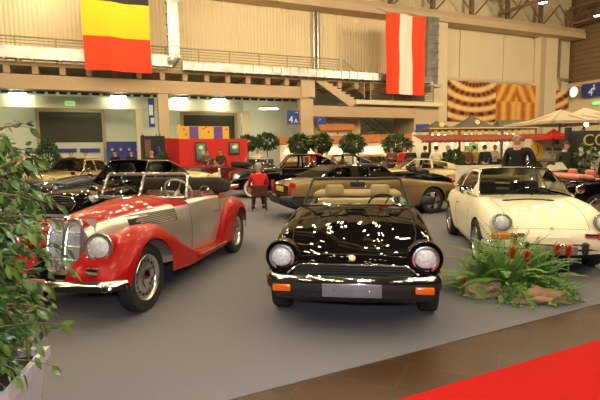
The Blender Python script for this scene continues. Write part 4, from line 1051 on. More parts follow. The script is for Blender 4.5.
# 1960s saloon, lower, dark, just behind the red tourer
s6 = dict(sl); s6.update(S=[(.78, .66), (.6, .76), (.2, .85), (-.6, .90), (-1.0, .92), (-2.6, .93), (-3.3, .86), (-3.75, .62)], T=[(.78, .68), (.6, .80), (.2, .89), (-.6, .95), (-1.0, .98), (-2.8, .97), (-3.3, .92), (-3.75, .66)], white=False, cf=.84, cockpit=(-2.7, -.95, JC+1.5))
s6['paint'] = m_blk
sx = base_car('saloon_car', 'long black saloon with bright window frames parked directly behind the red and silver tourer', 'car', (-4.55, 9.9), -108, s6)
g6 = dict(ghq); g6.update(zb=[(-.9, .925), (-3.15, .93)], zr=1.42, xr=-2.2, xe=-3.1, crown=.03); greenhouse(s6, sx, g6); finish_saloon(sx, s6)
gs_ = recolour(sx, 'champagne gold saloon at far left beyond the navy car', (-9.15, 16.8), -101, {m_blk: m_gold})
recolour(fiat, 'dark navy open car between the black saloon and the champagne gold saloon at left', (-7.1, 13.7), -118, {m_blk: m_navy, m_tan: m_int})
recolour(fiat, 'cream open car with its nose pointing right in front of the red stand', (-3.9, 17.9), -10, {m_blk: m_cream, m_tan: m_brl})
recolour(bmw, 'dark green vintage open tourer facing the camera left of the seated man', (-2.35, 22.0), -98, {m_red: m_dgreen, m_sil: m_dgreen})
recolour(bmw, 'maroon vintage open tourer in front of the red stand wall', (-5.2, 20.35), 180, {m_red: m_maroon, m_sil: m_maroon})
recolour(fiat, 'black open car standing farther back behind the black whitewall saloon', (-.75, 19.05), 180, {m_tan: m_int})
recolour(fiat, 'black open car between the bronze soft-top and the cream coupe', (1.3, 14.45), 180, {m_tan: m_int})
recolour(por, 'cream fastback coupe behind the black open car, facing left', (3.2, 17.3), 180, {m_ivory: m_cream})
recolour(fiat, 'olive gold open car behind the white coupe with its screen folded up', (8.1, 12.4), 2, {m_blk: m_olive, m_tan: m_ivory})
recolour(fiat, 'black open car with salmon red seats at the right edge', (8.65, 10.55), 0, {m_tan: m_salmon})
recolour(sx, 'far dark saloon parked before the tiled kiosks', (.2, 20.85), 178, {m_blk: m_navy})
# ================================================================ STANDS AND KIOSKS
m_redw = mat('red stand wall', (.72, .02, .012), .6, nscale=2, namt=.06)
m_blkw = mat('black stand wall', (.018, .016, .015), .6, nscale=2, namt=.2)
m_wood = mat('warm brown wood', (.26, .12, .05), .6, nscale=6, namt=.25)
m_tile = mat('orange clay roof tile', (.42, .14, .045), .7, nscale=5, namt=.25)
m_stuc = mat('white stucco', (.80, .74, .60), .85, nscale=4, namt=.05)
m_bulbw = mat('lit warm bulb', (1, .9, .7), .4, emit=(1, .80, .48), es=420, nscale=3, namt=.01)
m_panel = mat('warm interior fill', (1, .95, .8), .4, emit=(1, .84, .52), es=34, nscale=3, namt=.01)
m_spot = mat('lit white spot', (1, 1, .95), .4, emit=(1, .95, .85), es=45, nscale=3, namt=.01)
def tb(name, label, cat, mb, m, group=None, smooth=False): return tag(mb.build(name, m, None, smooth, base=True), label, cat, group)
# red stand: side return + front wall, posters, yellow panels above
t = wthing('stand_wall', 'bright red exhibition stand wall below the yellow panels', 'wall', 4.6, -6, 0)
wchild(MB().box(4.65, 8.05, -6.0, -5.85, .007, 2.28), 'front_panel', m_redw, t)
wchild(MB().add([(3.95, -4.2, .007), (4.62, -6, .007), (4.62, -6, 2.3), (3.95, -4.2, 2.38), (4.0, -4.1, .007), (4.67, -5.9, .007), (4.67, -5.9, 2.3), (4.0, -4.1, 2.38)], [(0, 1, 2, 3), (7, 6, 5, 4), (3, 2, 6, 7), (0, 3, 7, 4), (1, 5, 6, 2)]), 'side_panel', m_redw, t)
def poster_mat(nm, c1, c2, c3):
    m = bpy.data.materials.new(nm); m.use_nodes = True; nt = m.node_tree; b = nt.nodes['Principled BSDF']; b.inputs['Roughness'].default_value = .5
    tc = nt.nodes.new('ShaderNodeTexCoord'); v = nt.nodes.new('ShaderNodeTexVoronoi'); v.inputs['Scale'].default_value = 2.6; cr = nt.nodes.new('ShaderNodeValToRGB')
    nt.links.new(tc.outputs['Object'], v.inputs['Vector']); nt.links.new(v.outputs['Distance'], cr.inputs[0]); nt.links.new(cr.outputs[0], b.inputs['Base Color'])
    E = cr.color_ramp.elements; E[0].color = (*c1, 1); E[1].color = (*c3, 1); k = E.new(.35); k.color = (*c2, 1); return m
pm = poster_mat('poster print', (.75, .7, .6), (.2, .35, .12), (.05, .07, .14))
for i, (a0, a1, z0) in enumerate(((5.40, 5.95, 1.2), (7.08, 7.62, 1.5))):
    o = wb(box(a0, a1, -6.08, -6.02, z0, 2.12), 'stand_poster', mat('poster dark border', (.03, .04, .08), .5, nscale=5, namt=.1), ('left', 'right')[i]+' dark framed poster on the red stand wall', 'poster')
    wchild(box(a0+.06, a1-.06, -6.10, -6.08, z0+.08, 2.05), 'print', pm, o)
    g = MB().ball(((a0+a1)/2, -6.1, 1.86), .12, 1, .1, .8, 8); wchild(g, 'emblem', m_signw, o, smooth=True)
m_yelp = mat('yellow panel', (.80, .50, .06), .6, nscale=2, namt=.08); m_pur = mat('purple print', (.16, .06, .35), .6, nscale=5, namt=.3)
t = wthing('display_board', 'yellow panel board with two purple posters above the red stand', 'display board', 6.7, -2, 0)
wchild(MB().box(5.3, 8.15, -2.0, -1.9, 0, 3.12), 'panel', m_yelp, t)
wchild(MB().box(5.15, 5.32, -2.3, -2.22, 2.2, 3.2), 'wing', m_yelp, t)
for a0 in (5.85, 7.25): wchild(box(a0, a0+.5, -2.06, -2.0, 2.4, 3.1), 'purple_poster', m_pur, t)
for a, z in ((5.5, 2.9), (6.6, 2.95), (6.9, 2.75), (7.95, 2.9), (5.6, 2.6), (6.75, 3.02)): wchild(box(a, a+.10, -2.04, -2.0, z, z+.08), 'red_mark', m_redw, t)
# dark booth with spots
t = wthing('booth_wall', 'black exhibition booth left of the red stand with white spotlights on top', 'booth', 3.4, -6, 0)
wchild(MB().box(2.95, 4.0, -6.0, -5.9, .007, 2.42), 'panel', m_blkw, t)
wchild(MB().box(2.9, 3.0, -7.0, -5.9, .007, 2.42), 'side_panel', m_blkw, t)
wchild(MB().box(3.05, 3.35, -6.05, -6.0, 1.3, 2.25), 'brown_picture', mat('brown picture', (.25, .10, .06), .5, nscale=6, namt=.4), t)
for a in (2.98, 3.6, 3.78):
    s_ = wchild(MB().tube([(a, -6.05, 2.42), (a, -6.2, 2.5)], .02, 5), 'spotlight', m_rub, t); wchild(MB().ball((a, -6.22, 2.48), .05, n=6), 'bulb', m_spot, s_)
o = wb(MB().tube([(3.6, -6.4, 1.9), (3.8, -6.42, 1.1)], .10, 8), 'blue_flag', m_ban, 'furled blue flag in front of the black booth', 'flag', smooth=True)
# small red carpet strip between the rows, white post
tb('aisle_carpet', 'small strip of red carpet on the floor beyond the red tourer', 'carpet', box(-4.0, -2.05, 15.0, 15.6, .006, .014), m_cr)
t = thing('rope_post', 'white rope barrier post before the vintage cars', 'post', (-3.0, 17.2, .006)); MB().tube([(0, 0, 0), (0, 0, .95)], .035, 8).ball((0, 0, .97), .05, n=6).build('pole', m_signw, t); MB().lathe([(0, 0), (.16, 0), (.15, .03), (0, .04)], (0, 0, 0), (0, 0, 1), 16).build('foot', m_signw, t)
# plain white panel behind coupe, stands in for another car's raised lid
t = thing('lid_stand_in', 'plain white low panel standing in for a raised car lid behind the left rear of the white coupe', 'panel', (4.25, 10.75, 0.006), R(4))
MB().box(-.62, .56, -.02, .02, .25, 1.215).build('board', mat('white board', (.88, .83, .70), .5, nscale=3, namt=.03), t, False)
MB().box(-.55, -.50, -.2, .2, 0, .3).box(.45, .5, -.2, .2, 0, .3).build('foot', m_rail, t, False)
# tiled kiosks
def lampbulb(par, p, r=.05):
    o = MB().tube([(p[0], p[1], p[2]+.35), p], .012, 5).build('lamp_cord', m_rub, par); MB().ball(p, r, n=6).build('bulb', m_bulbw, o)
def kiosk(px, Y, w, label, seed, z0=1.98, h=.42, d=1.6):
    X = (px-300)/F*Y; rnd = random.Random(seed)
    t = thing('market_kiosk', label, 'kiosk', (X, Y, 0), R(4))
    for sx in (-1, 1):
        for y in (0, d): MB().box(sx*w/2-.09, sx*w/2+.09, y-.09, y+.09, 0, z0).build('post', m_stuc, t, False)
    MB().box(-w/2, w/2, -.12, .35, 0, .98).box(-w/2-.06, w/2+.06, -.2, .4, .98, 1.03).build('counter', m_wood, t, False)
    MB().box(-w/2, w/2, d-.05, d+.05, 0, z0).build('back_wall', m_stuc, t, False)
    g = MB(); n = int(w/.12)+4; e_ = .28
    for sgn in (-1, 1):
        rows = []
        for r_ in range(9):
            f = r_/8; yy = d/2+sgn*(d/2+e_)*(1-f); zz = z0+h*f+(.02 if r_ % 2 else 0)
            rows.append([(-w/2-.15+(w+.3)*k/(4*n), yy, zz+.035*abs(math.sin(PI*k/4))) for k in range(4*n+1)])
        g.grid(rows, flip=sgn > 0)
    for sx in (-1, 1): g.poly([(sx*(w/2+.12), -e_, z0), (sx*(w/2+.12), d+e_, z0), (sx*(w/2+.12), d/2, z0+h)])
    g.build('roof', m_tile, t)
    MB().box(-w/2-.12, w/2+.12, -e_+.05, -e_+.15, z0-.16, z0).build('fascia', m_stuc, t, False)
    for k in range(2): lampbulb(t, (-w*.25+k*w*.5, d*.35, z0-.32), .045)
    MB().box(-w*.4, w*.4, d*.4, d*.7, z0-.10, z0-.06).build('fill_panel', m_panel, t, False)  # glowing panel added to brighten the kiosk interior
    cols = [(.75, .12, .05), (.8, .6, .1), (.15, .35, .12), (.8, .75, .6), (.4, .15, .08), (.7, .3, .1)]
    X0 = -w/2+.1; k = 0
    while X0 < w/2-.15:
        ww = rnd.uniform(.10, .22); hh = rnd.uniform(.10, .32); c = rnd.choice(cols)
        m_ = mat('goods %d' % cols.index(c), c, .5, nscale=9, namt=.2)
        g = MB(); g.T = Matrix.Rotation(R(4), 4, 'Z'); 
        g = MB().rbox((0, 0, hh/2), (ww, .2, hh), .03, 2); o = g.build('goods_box', m_, None, True); p = Matrix.Translation((X, Y, 0)) @ Matrix.Rotation(R(4), 4, 'Z') @ Vector((X0+ww/2, .08, 1.03)); o.location = p; o.rotation_euler = (0, 0, R(4))
        tag(o, GOODS(cols.index(c), hh, label, k), 'box', 'goods on the kiosk counters'); X0 += ww+.05; k += 1
    MB().box(-w/2+.1, w/2-.1, d-.30, d-.06, 1.35, 1.39).box(-w/2+.1, w/2-.1, d-.30, d-.06, 1.0, 1.04).build('shelf', m_wood, t, False)
    return t
ORD = ['first', 'second', 'third', 'fourth', 'fifth', 'sixth', 'seventh', 'eighth', 'ninth', 'tenth']
def GOODS(ci, hh, lab, n=0):
    c = ['red', 'yellow', 'green', 'pale', 'brown', 'orange'][ci]; s_ = 'tall ' if hh > .22 else 'low '
    return s_+c+' goods box, '+ORD[min(n, 9)]+' from left on the counter of the '+lab.split(',')[0]
kiosk(292, 25.5, .95, 'leftmost tiled kiosk, by the palms', 1)
kiosk(312, 23.5, .9, 'second tiled kiosk, below the 4A sign', 2, 2.0)
kiosk(337, 24.3, 1.05, 'third tiled kiosk, under the white tiled house', 3, 1.98)
kiosk(377, 24.0, 1.6, 'widest tiled kiosk, mid row', 4, 2.0)
kiosk(407, 25.0, 1.0, 'rightmost tiled kiosk, next to the awning', 5, 2.05)
t = thing('market_house', 'little white house with a red tiled roof rising above the kiosks', 'house', (2.35, 27.2, 0), R(4))
MB().box(-.95, .75, 0, 1.2, 0, 2.86).build('wall', m_stuc, t, False)
g = MB(); g.add([(-1.15, -.3, 2.82), (.95, -.3, 2.82), (.95, .6, 3.18), (-1.15, .6, 3.18), (.95, 1.4, 2.82), (-1.15, 1.4, 2.82), (-1.15, -.3, 2.78), (.95, -.3, 2.78)], [(0, 1, 2, 3), (3, 2, 4, 5), (0, 3, 5), (1, 4, 2), (0, 6, 7, 1)]); g.build('roof', m_tile, t, False)
MB().rbox((-.1, -.02, 2.62), (.12, .04, .10), .01, 1).build('plaque', m_wood, t)
# low brown counter unit right of kiosks
t = thing('wooden_counter', 'low brown wooden counter with glass top in front of the widest kiosk', 'counter', (3.75, 22.3, .007)); MB().box(-.9, .9, 0, .6, 0, 1.0).build('body', m_wood, t, False); MB().box(-.95, .95, -.05, .65, 1.0, 1.30).build('glass_case', m_tint, t, False)
# pavilion with pyramid roofs and striped awning
m_canv = mat('grey green canvas', (.10, .095, .06), .75, nscale=3, namt=.1)
m_gold = mat('gold lettering', (.75, .55, .20), .45, metal=.2, nscale=9, namt=.05)
m_awn = mat('red orange awning', (.26, .055, .022), .7, nscale=14, namt=.35)
t = thing('bar_pavilion', 'open bar pavilion with dark pointed canvas roofs and gold trim on the right', 'pavilion', (8.0, 22.5, 0), R(6))
def pyr(x0, x1, y0, y1, z, pk, ridge=0):
    cx, cy = (x0+x1)/2, (y0+y1)/2; g = MB()
    top = [(cx-ridge, cy, pk), (cx+ridge, cy, pk)]; N = 8
    def side(A, B, Ta, Tb):
        rows = []
        for i in range(N+1):
            f = i/N; sag = -.10*math.sin(PI*f)
            rows.append([tuple(A[k]*(1-u)*(1-f)+B[k]*u*(1-f)+(Ta[k]*(1-u)+Tb[k]*u)*f+(sag if k == 2 else 0) for k in range(3)) for u in (0, .25, .5, .75, 1)])
        g.grid(rows)
    a, b, c, d = (x0, y0, z), (x1, y0, z), (x1, y1, z), (x0, y1, z)
    side(a, b, top[0], top[1]); side(b, c, top[1], top[1]); side(c, d, top[1], top[0]); side(d, a, top[0], top[0])
    g.grid([[a, b, c, d, a], [(p[0], p[1], z-.10) for p in (a, b, c, d, a)]])
    return g
for x0, x1, pk, rg in ((-1.75, -.22, 3.05, 0), (-.25, 1.95, 3.32, 0), (1.95, 3.75, 3.05, .6)):
    r_ = pyr(x0, x1, 0, 2.0, 2.62, pk, rg).build('roof', m_canv, t)
    MB().tube([(x0, -.02, 2.60), (x1, -.02, 2.60)], .03, 5).build('roof_trim', m_gold, r_)
    if rg == 0: MB().lathe([(.13, 0), (0, .02)], ((x0+x1)/2, .38, 2.62+(pk-2.62)*.42), (0, -1, .4), 16).build('gold_emblem', m_gold, r_)
for x in (-1.7, -.22, 1.95, 3.7): MB().box(x-.05, x+.05, .0, .1, 0, 2.55).build('post', m_wood, t, False)
g = MB()
for k in range(16): 
    x = -1.5+k*.34; g.box(x, x+.16, .01, .05, 2.28, 2.50)
g.build('lettered_frieze', m_gold, t, False)
g = MB(); rows = []
for i in range(5): rows.append([(-2.6+6.6*k/60, .0-1.3*i/4, 2.30-.28*i/4+.015*math.sin(k*2.1)) for k in range(61)])
g.grid(rows); g.grid([[(-2.6+6.6*k/60, -1.3, 2.02) for k in range(61)], [(-2.6+6.6*k/60, -1.3, 1.90+.03*(k % 2)) for k in range(61)]]); g.build('awning', m_awn, t)
MB().box(-1.9, 3.6, 1.9, 2.0, 0, 2.5).build('back_wall', m_stuc, t, False)
MB().box(-1.8, 3.4, -.3, .2, 0, 1.05).box(-1.9, 3.5, -.4, .3, 1.05, 1.1).build('bar_counter', m_wood, t, False)
for x in (-.9, .9, 2.7): MB().box(x-.5, x+.5, .9, 1.15, 2.3, 2.34).build('fill_panel', m_panel, t, False)  # same added glow panels, filling the bar with light
for x in (-1.2, -.4, .4, 1.2, 2.0, 2.5, 3.0): lampbulb(t, (x, .5, 1.85), .05)
g = MB().box(1.0, 1.5, 1.5, 1.6, 1.35, 1.9)
g.build('menu_board', mat('green menu board', (.10, .25, .08), .5, nscale=8, namt=.4), t, False)
tb('blue_screen_wall', 'plain blue wall panel just left of the pointed pavilion roofs', 'wall', box(6.7, 7.45, 26.6, 26.7, 0, 3.05), m_ban)
# large pale parasols on the right
m_par = mat('beige parasol canvas', (.62, .50, .33), .8, nscale=3, namt=.08)
def parasol(X, Y, hw, z, pk, label, m, name='parasol'):
    t = thing(name, label, 'parasol', (X, Y, 0), R(8))
    pyr(-hw, hw, -hw, hw, z, pk).build('canopy', m, t); MB().tube([(0, 0, 0), (0, 0, pk-.05)], .04, 8).build('pole', m_rail, t)
    for a in range(8):
        A = a*PI/4; k = hw*(1.35 if a % 2 else 1); MB().tube([(0, 0, pk-.12), (k*math.cos(A), k*math.sin(A), z-.02)], .014, 4).build('rib', m_rail, t)
    MB().lathe([(0, 0), (.24, 0), (.22, .08), (0, .1)], (0, 0, 0), (0, 0, 1), 16).build('base', m_rub, t)
    return t
parasol(12.7, 20.7, 1.65, 2.75, 3.35, 'beige square parasol rising behind the right edge of the nearer beige parasol', m_par)
parasol(9.95, 17.75, 1.42, 2.55, 3.05, 'large beige square parasol, the nearer one, between the red parasol and the gold letters', m_par)
parasol(9.14, 16.68, .60, 2.0, 2.28, 'small red parasol right of the standing man in black', m_redw)
# pale wall with shield, black wall with gold letters
t = thing('stand_wall', 'pale stand wall with a yellow shield emblem right of the standing man', 'wall', (9.3, 17.0, 0), R(4))
MB().box(-1.0, .75, 0, .1, .007, 1.93).build('panel', m_stuc, t, False)
g = MB(); sh = [(-.22, 1.0), (0, .72), (.22, 1.0), (.27, 1.45), (.24, 1.72), (0, 1.82), (-.24, 1.72), (-.27, 1.5)]; g.T = Matrix.Translation((-.62, -.03, 0)) @ Matrix.Rotation(PI/2, 4, 'X'); g.prism(sh, 0, .02); o = g.build('shield', m_yelp, t, False)
g = MB(); g.tube([(-.62, -.06, 1.72), (-.55, -.06, 1.45), (-.68, -.06, 1.25), (-.60, -.06, 1.0)], .02, 5); g.build('shield_figure', m_wood, o)
g = MB(); g.T = Matrix.Translation((.15, -.02, 1.72)) @ Matrix.Rotation(PI/2, 4, 'X'); g.prism([(-.09, 0), (.09, 0), (.06, .16), (-.06, .16)], 0, .02); g.build('crest', m_wood, t, False)
g = MB()
for k, (a, b) in enumerate(((-.25, -.12), (-.10, .02), (.04, .12), (.14, .30), (.32, .42))): g.box(a, b, -.02, 0, 1.5, 1.58 if k % 2 else 1.6)
g.box(-.15, .3, -.02, 0, 1.40, 1.43); g.build('wordmark', m_wood, t, False)
t = thing('stand_wall', 'black stand wall with large gold letters at the right edge', 'wall', (9.1, 14.05, 0), R(2))
MB().box(-.95, 1.9, 0, .12, .007, 2.10).build('panel', m_canv if False else mat('dark olive stand wall', (.035, .032, .022), .6, nscale=2, namt=.15), t, False)
g = text_mb(MB(), 'COV', .50, Matrix.Translation((.0, -.02, 1.80)) @ Matrix.Rotation(PI/2, 4, 'X'), .01); g.build('lettering', m_gold, t, False)
MB().box(-1.0, -.9, -.05, .15, .008, 2.2).build('post', m_rub, t, False)
for i, x in enumerate((-.55, .45)):
    s_ = MB().tube([(x, .06, 2.1), (x, -.15, 2.28)], .015, 5).build('spotlight', m_rub, t); MB().ball((x, -.18, 2.27), .06, n=6).build('bulb', m_spot, s_)
t = thing('shelf_unit', 'bright drinks shelf between the pale shield wall and the black wall', 'shelf', (9.72, 16.4, .007)); MB().box(-.22, .22, .3, .36, 0, 1.9).build('back_panel', m_stuc, t, False)
for k in range(4): MB().box(-.22, .22, 0, .3, .5+k*.4, .53+k*.4).build('shelf', m_wood, t, False)
k_ = 0
for z in (.53, .93, 1.33):
    for q in range(3):
        c = ((.6, .05, .04), (.85, .75, .55), (.15, .3, .1))[(k_+q) % 3]
        tag(MB().lathe([(0, 0), (.04, 0), (.04, .18), (.015, .24), (.015, .29), (0, .29)], (0, 0, 0), (0, 0, 1), 10).build('bottle', mat('bottle %d' % ((k_+q) % 3), c, .2, coat=.5, nscale=8, namt=.1)), ('red', 'cream', 'green')[(k_+q) % 3]+' bottle, '+('left', 'middle', 'right')[q]+' on the '+('lowest', 'middle', 'top')[k_]+' shelf of the drinks shelf', 'bottle', 'bottles on the drinks shelf').location = (9.57+q*.14, 16.55, z+.007)
    k_ += 1
# ================================================================ PEOPLE
m_skin = mat('skin', (.62, .34, .22), .55, nscale=9, namt=.06)
m_hair = mat('dark hair', (.03, .02, .014), .6, nscale=20, namt=.3)
m_grey = mat('grey hair', (.40, .36, .30), .6, nscale=20, namt=.2)
m_blond = mat('blond hair', (.50, .30, .10), .6, nscale=20, namt=.2)
m_cb = mat('black knit', (.010, .010, .012), .85, nscale=20, namt=.2); m_cs = mat('dark suit cloth', (.018, .018, .024), .8, nscale=20, namt=.2)
m_cr_ = mat('red knit', (.68, .015, .015), .8, nscale=20, namt=.1); m_cw = mat('cream shirt cloth', (.75, .66, .50), .8, nscale=20, namt=.1)
m_cbr = mat('brown coat cloth', (.16, .075, .035), .8, nscale=20, namt=.2); m_cy = mat('mustard coat cloth', (.42, .27, .05), .8, nscale=20, namt=.2)
m_jean = mat('dark trousers cloth', (.020, .022, .032), .8, nscale=20, namt=.2); m_shoe = mat('dark shoe leather', (.015, .012, .010), .4, nscale=20, namt=.2)
def skin_mesh(J, E_, root, sub=2, extra=None):
    names = list(J); me = bpy.data.meshes.new('s'); me.from_pydata([J[n][0] for n in names], [(names.index(a), names.index(b)) for a, b in E_], [])
    o = bpy.data.objects.new('s', me); COL.objects.link(o); md = o.modifiers.new('k', 'SKIN'); md.use_smooth_shade = True
    for i, n in enumerate(names):
        r = J[n][1]; v = me.skin_vertices[0].data[i]; v.radius = r if isinstance(r, tuple) else (r, r); v.use_root = (n == root)
    md2 = o.modifiers.new('s', 'SUBSURF'); md2.levels = sub; md2.render_levels = sub
    bpy.context.view_layer.update(); dg = bpy.context.evaluated_depsgraph_get(); m2 = bpy.data.meshes.new_from_object(o.evaluated_get(dg))
    g = MB(); g.add([v.co for v in m2.vertices], [list(p.vertices) for p in m2.polygons]); bpy.data.objects.remove(o); bpy.data.meshes.remove(me); bpy.data.meshes.remove(m2)
    return g
def figure(name, label, pose='stand', hair='short'):
    t = thing(name, label, 'person', (0, 0, 0)); seat_ = pose == 'seated'; dz = -.47 if seat_ else 0; lean = .10 if seat_ else 0
    J = {'pelvis': ((0, 0, .95+dz), (.135, .10)), 'spine': ((0, lean*.4, 1.12+dz), (.125, .095)), 'chest': ((0, lean, 1.32+dz), (.15, .105)), 'nb': ((0, lean+.02, 1.46+dz), (.07, .06)), 'neck': ((0, lean+.05, 1.52+dz), (.052, .052)),
        'hb': ((0, lean+.08, 1.585+dz), (.068, .078)), 'hm': ((0, lean+.085, 1.655+dz), (.078, .095)), 'ht': ((0, lean+.08, 1.715+dz), (.062, .078))}
    E_ = [('pelvis', 'spine'), ('spine', 'chest'), ('chest', 'nb'), ('nb', 'neck'), ('neck', 'hb'), ('hb', 'hm'), ('hm', 'ht')]
    A = {'stand': [((.185, 0, 1.42), .058), ((.245, -.03, 1.14), .043), ((.265, .05, .90), .030), ((.265, .08, .83), (.034, .020))], 'folded': [((.185, 0, 1.42), .058), ((.25, .02, 1.15), .043), ((.05, .20, 1.18), .032), ((-.02, .21, 1.20), (.030, .022))],
        'akimbo': [((.20, 0, 1.42), .066), ((.29, -.05, 1.16), .050), ((.24, .12, .98), .034), ((.18, .17, .97), (.032, .022))], 'point': [((.185, 0, 1.42), .058), ((.40, .12, 1.38), .043), ((.60, .25, 1.45), .030), ((.67, .29, 1.47), (.030, .022))], 'seated': [((.185, lean, .95), .058), ((.25, lean+.10, .68), .043), ((.16, .36, .62), .030), ((.14, .43, .62), (.030, .020))]}
    L = {0: [((.09, 0, .90), .092), ((.10, .02, .50), .058), ((.11, -.01, .09), .040), ((.13, .14, .045), (.038, .032))]}[0]
    if seat_: L = [((.09, .02, .50), .092), ((.13, .42, .48), .062), ((.14, .40, .09), .042), ((.15, .54, .045), (.038, .032))]
    for sx, s_ in (('l', -1), ('r', 1)):
        k = pose if not (pose == 'point' and s_ < 0) else 'stand'
        for nm, (p, r) in zip(('sh', 'el', 'wr', 'ha'), A[k]):
            z_off = 0.03*(s_ > 0) if k == 'folded' and nm in ('wr', 'ha') else 0
            J[nm+sx] = ((p[0]*s_, p[1]+(.03 if z_off else 0), p[2]+z_off), r)
        for nm, (p, r) in zip(('hi', 'kn', 'an', 'to'), L): J[nm+sx] = ((p[0]*s_, p[1], p[2]), r)
        E_ += [('chest', 'sh'+sx), ('sh'+sx, 'el'+sx), ('el'+sx, 'wr'+sx), ('wr'+sx, 'ha'+sx), ('pelvis', 'hi'+sx), ('hi'+sx, 'kn'+sx), ('kn'+sx, 'an'+sx), ('an'+sx, 'to'+sx)]
    g = skin_mesh(J, E_, 'pelvis')
    for sx, s_ in (('l', -1), ('r', 1)):   # five fingers, nose, ears
        h = Vector(J['ha'+sx][0]); w = Vector(J['wr'+sx][0]); d = (h-w).normalized(); sd = d.cross(Vector((0, 1, 0)) if abs(d.y) < .8 else Vector((0, 0, 1))).normalized(); up_ = sd.cross(d)
        for k, L_ in enumerate((.062, .072, .068, .052)):
            b = h+up_*(k-1.5)*.017; g.tube([b, b+d*L_*.5, b+d*L_+sd*(-s_)*.018], [.009, .008, .006], 6)
        g.tube([h-d*.04+up_*.03, h+up_*.045, h+d*.02+up_*.05], [.011, .009, .007], 6)
        g.ball((s_*.083, lean+.075, 1.645+dz), .022, .35, .7, 1.1, 5)
    hc = Vector((0, lean+.085, 1.655+dz)); g.tube([hc+Vector((0, .088, .02)), hc+Vector((0, .112, -.022)), hc+Vector((0, .09, -.03))], [.008, .014, .010], 6)
    g.tube([hc+Vector((-.022, .085, -.055)), hc+Vector((0, .092, -.056)), hc+Vector((.022, .085, -.055))], .005, 5)
    g.build('body', m_skin, t, True, 80)
    for s_ in (-1, 1): MB().ball((s_*.03, hc.y+.086, hc.z+.01), .010, n=5).build('eye', m_hair, t)
    def fat(keys, f, rep={}):
        JJ = {}
        for k in keys:
            p, r = J[k]; r = r if isinstance(r, tuple) else (r, r); JJ[k] = (rep.get(k, p), (r[0]+f, r[1]+f))
        return JJ
    K = ['pelvis', 'spine', 'chest', 'nb', 'shl', 'ell', 'wrl', 'shr', 'elr', 'wrr']; JJ = fat(K, .014); JJ['nb'] = (J['nb'][0], (.085, .078)); JJ['pelvis'] = (J['pelvis'][0], (.158, .125))
    skin_mesh(JJ, [e for e in E_ if e[0] in K and e[1] in K], 'chest').build('sweater', m_cb, t, True, 80)
    K = ['pelvis', 'hil', 'knl', 'anl', 'hir', 'knr', 'anr']; skin_mesh(fat(K, .016), [e for e in E_ if e[0] in K and e[1] in K], 'pelvis').build('trousers', m_jean, t, True, 80)
    for s_ in (-1, 1):
        p = Vector(L[3][0]); g = MB(); g.rbox((p.x*s_, p.y-.07, .045), (.10, .28, .085), .035, 3); g.build('shoe', m_shoe, t)
    MB().lathe([(.062, -.01), (.066, .018), (.058, .025)], (0, lean+.035, 1.495+dz), (0, .25, 1), 16).build('collar', m_cw, t)
    g = MB()
    if hair == 'short':
        rows = [[(hc.x+.092*math.sin(a)*math.cos(b), hc.y-.012+.108*math.sin(a)*math.sin(b), hc.z+.022+.098*math.cos(a)) for b in [2*PI*k/20 for k in range(20)]] for a in [.02+1.35*i/7 for i in range(8)]]
        g.grid(rows, closed=True); g.grid([[(hc.x+.093*math.sin(a), hc.y-.012-.108*math.cos(a), hc.z+z) for a in [-1.5+3.0*k/12 for k in range(13)]] for z in (.04, -.02, -.06)])
        g.build('hair', m_hair, t)
    elif hair == 'ring':
        g.grid([[(hc.x+.093*math.sin(a), hc.y-.006-.106*math.cos(a), hc.z+z) for a in [-1.7+3.4*k/12 for k in range(13)]] for z in (.015, -.02, -.055)]); g.build('hair', m_grey, t)
    return t
def place(src, px, Y, yaw, label, cm=None, X=None, s_=1.0, z=.006):
    c = src if src.get('fresh') else copy_tree(src)
    if src.get('fresh'): del src['fresh']
    c.location = ((px-300)/F*Y if X is None else X, Y, z); c.rotation_euler = (0, 0, R(yaw)); c.scale = (s_, s_, s_); c['label'] = label
    if cm:
        for ch in c.children:
            k = ch.name.split('.')[0]
            if k in cm:
                for sl in ch.material_slots: sl.link = 'OBJECT'; sl.material = cm[k]
    return c
PA = figure('person', 'x', 'akimbo', 'ring'); PB = figure('person', 'x', 'stand', 'short'); PC = figure('person', 'x', 'folded', 'short'); PD = figure('person', 'x', 'point', 'short'); PS = figure('person', 'x', 'seated', 'short')
for p in (PA, PB, PC, PD, PS): p['fresh'] = True
place(PA, 520, 10.0, 130, 'balding person in a black sweater standing behind the white coupe, looking left', X=4.74, s_=1.10)
place(PS, 262, 12.55, 8, 'grey-haired person in a red sweater sitting with back to the camera beside the bronze car', {'sweater': m_cr_, 'hair': m_grey, 'collar': m_cr_}, X=-1.12, z=.006)
place(PA, 153, 19.62, 200, 'balding person in a dark suit and white shirt before the black booth', {'sweater': m_cs})
place(PB, 88, 23.4, 170, 'person in a cream shirt standing behind the champagne gold saloon', {'sweater': m_cw, 'hair': m_hair})
place(PD, 74, 23.0, 160, 'person in a dark red top pointing with one arm at far left', {'sweater': mat('dark red knit', (.25, .02, .02), .8, nscale=20, namt=.1)})
place(PC, 117, 24.2, 180, 'person in a black top with folded arms before the blue star board')
place(PB, 133, 24.8, 190, 'person in a dark jacket right of the blue star board', {'sweater': m_cs})
place(PC, 31, 22.0, 150, 'person in a dark coat at far left behind the weeping fig', {'sweater': m_cs})
place(PB, 19, 21.5, 200, 'person in an orange top at the far left edge behind the weeping fig', {'sweater': mat('orange knit', (.60, .20, .05), .8, nscale=20, namt=.1)})
place(PC, 208, 22.3, 190, 'person in an olive brown jacket with folded arms before the red stand wall', {'sweater': m_cbr}, X=-4.45)
place(PB, 218, 22.4, 170, 'person in a dark brown jacket right of the olive jacket by the red stand wall', {'sweater': mat('dark olive cloth', (.06, .05, .03), .8, nscale=20, namt=.2)}, X=-3.8)
place(PB, 404, 21.0, 180, 'person in a red jacket at the left end of the bar crowd', {'sweater': m_cr_})
place(PC, 411, 20.4, 150, 'person in a black coat next to the red jacket', {'sweater': m_cs})
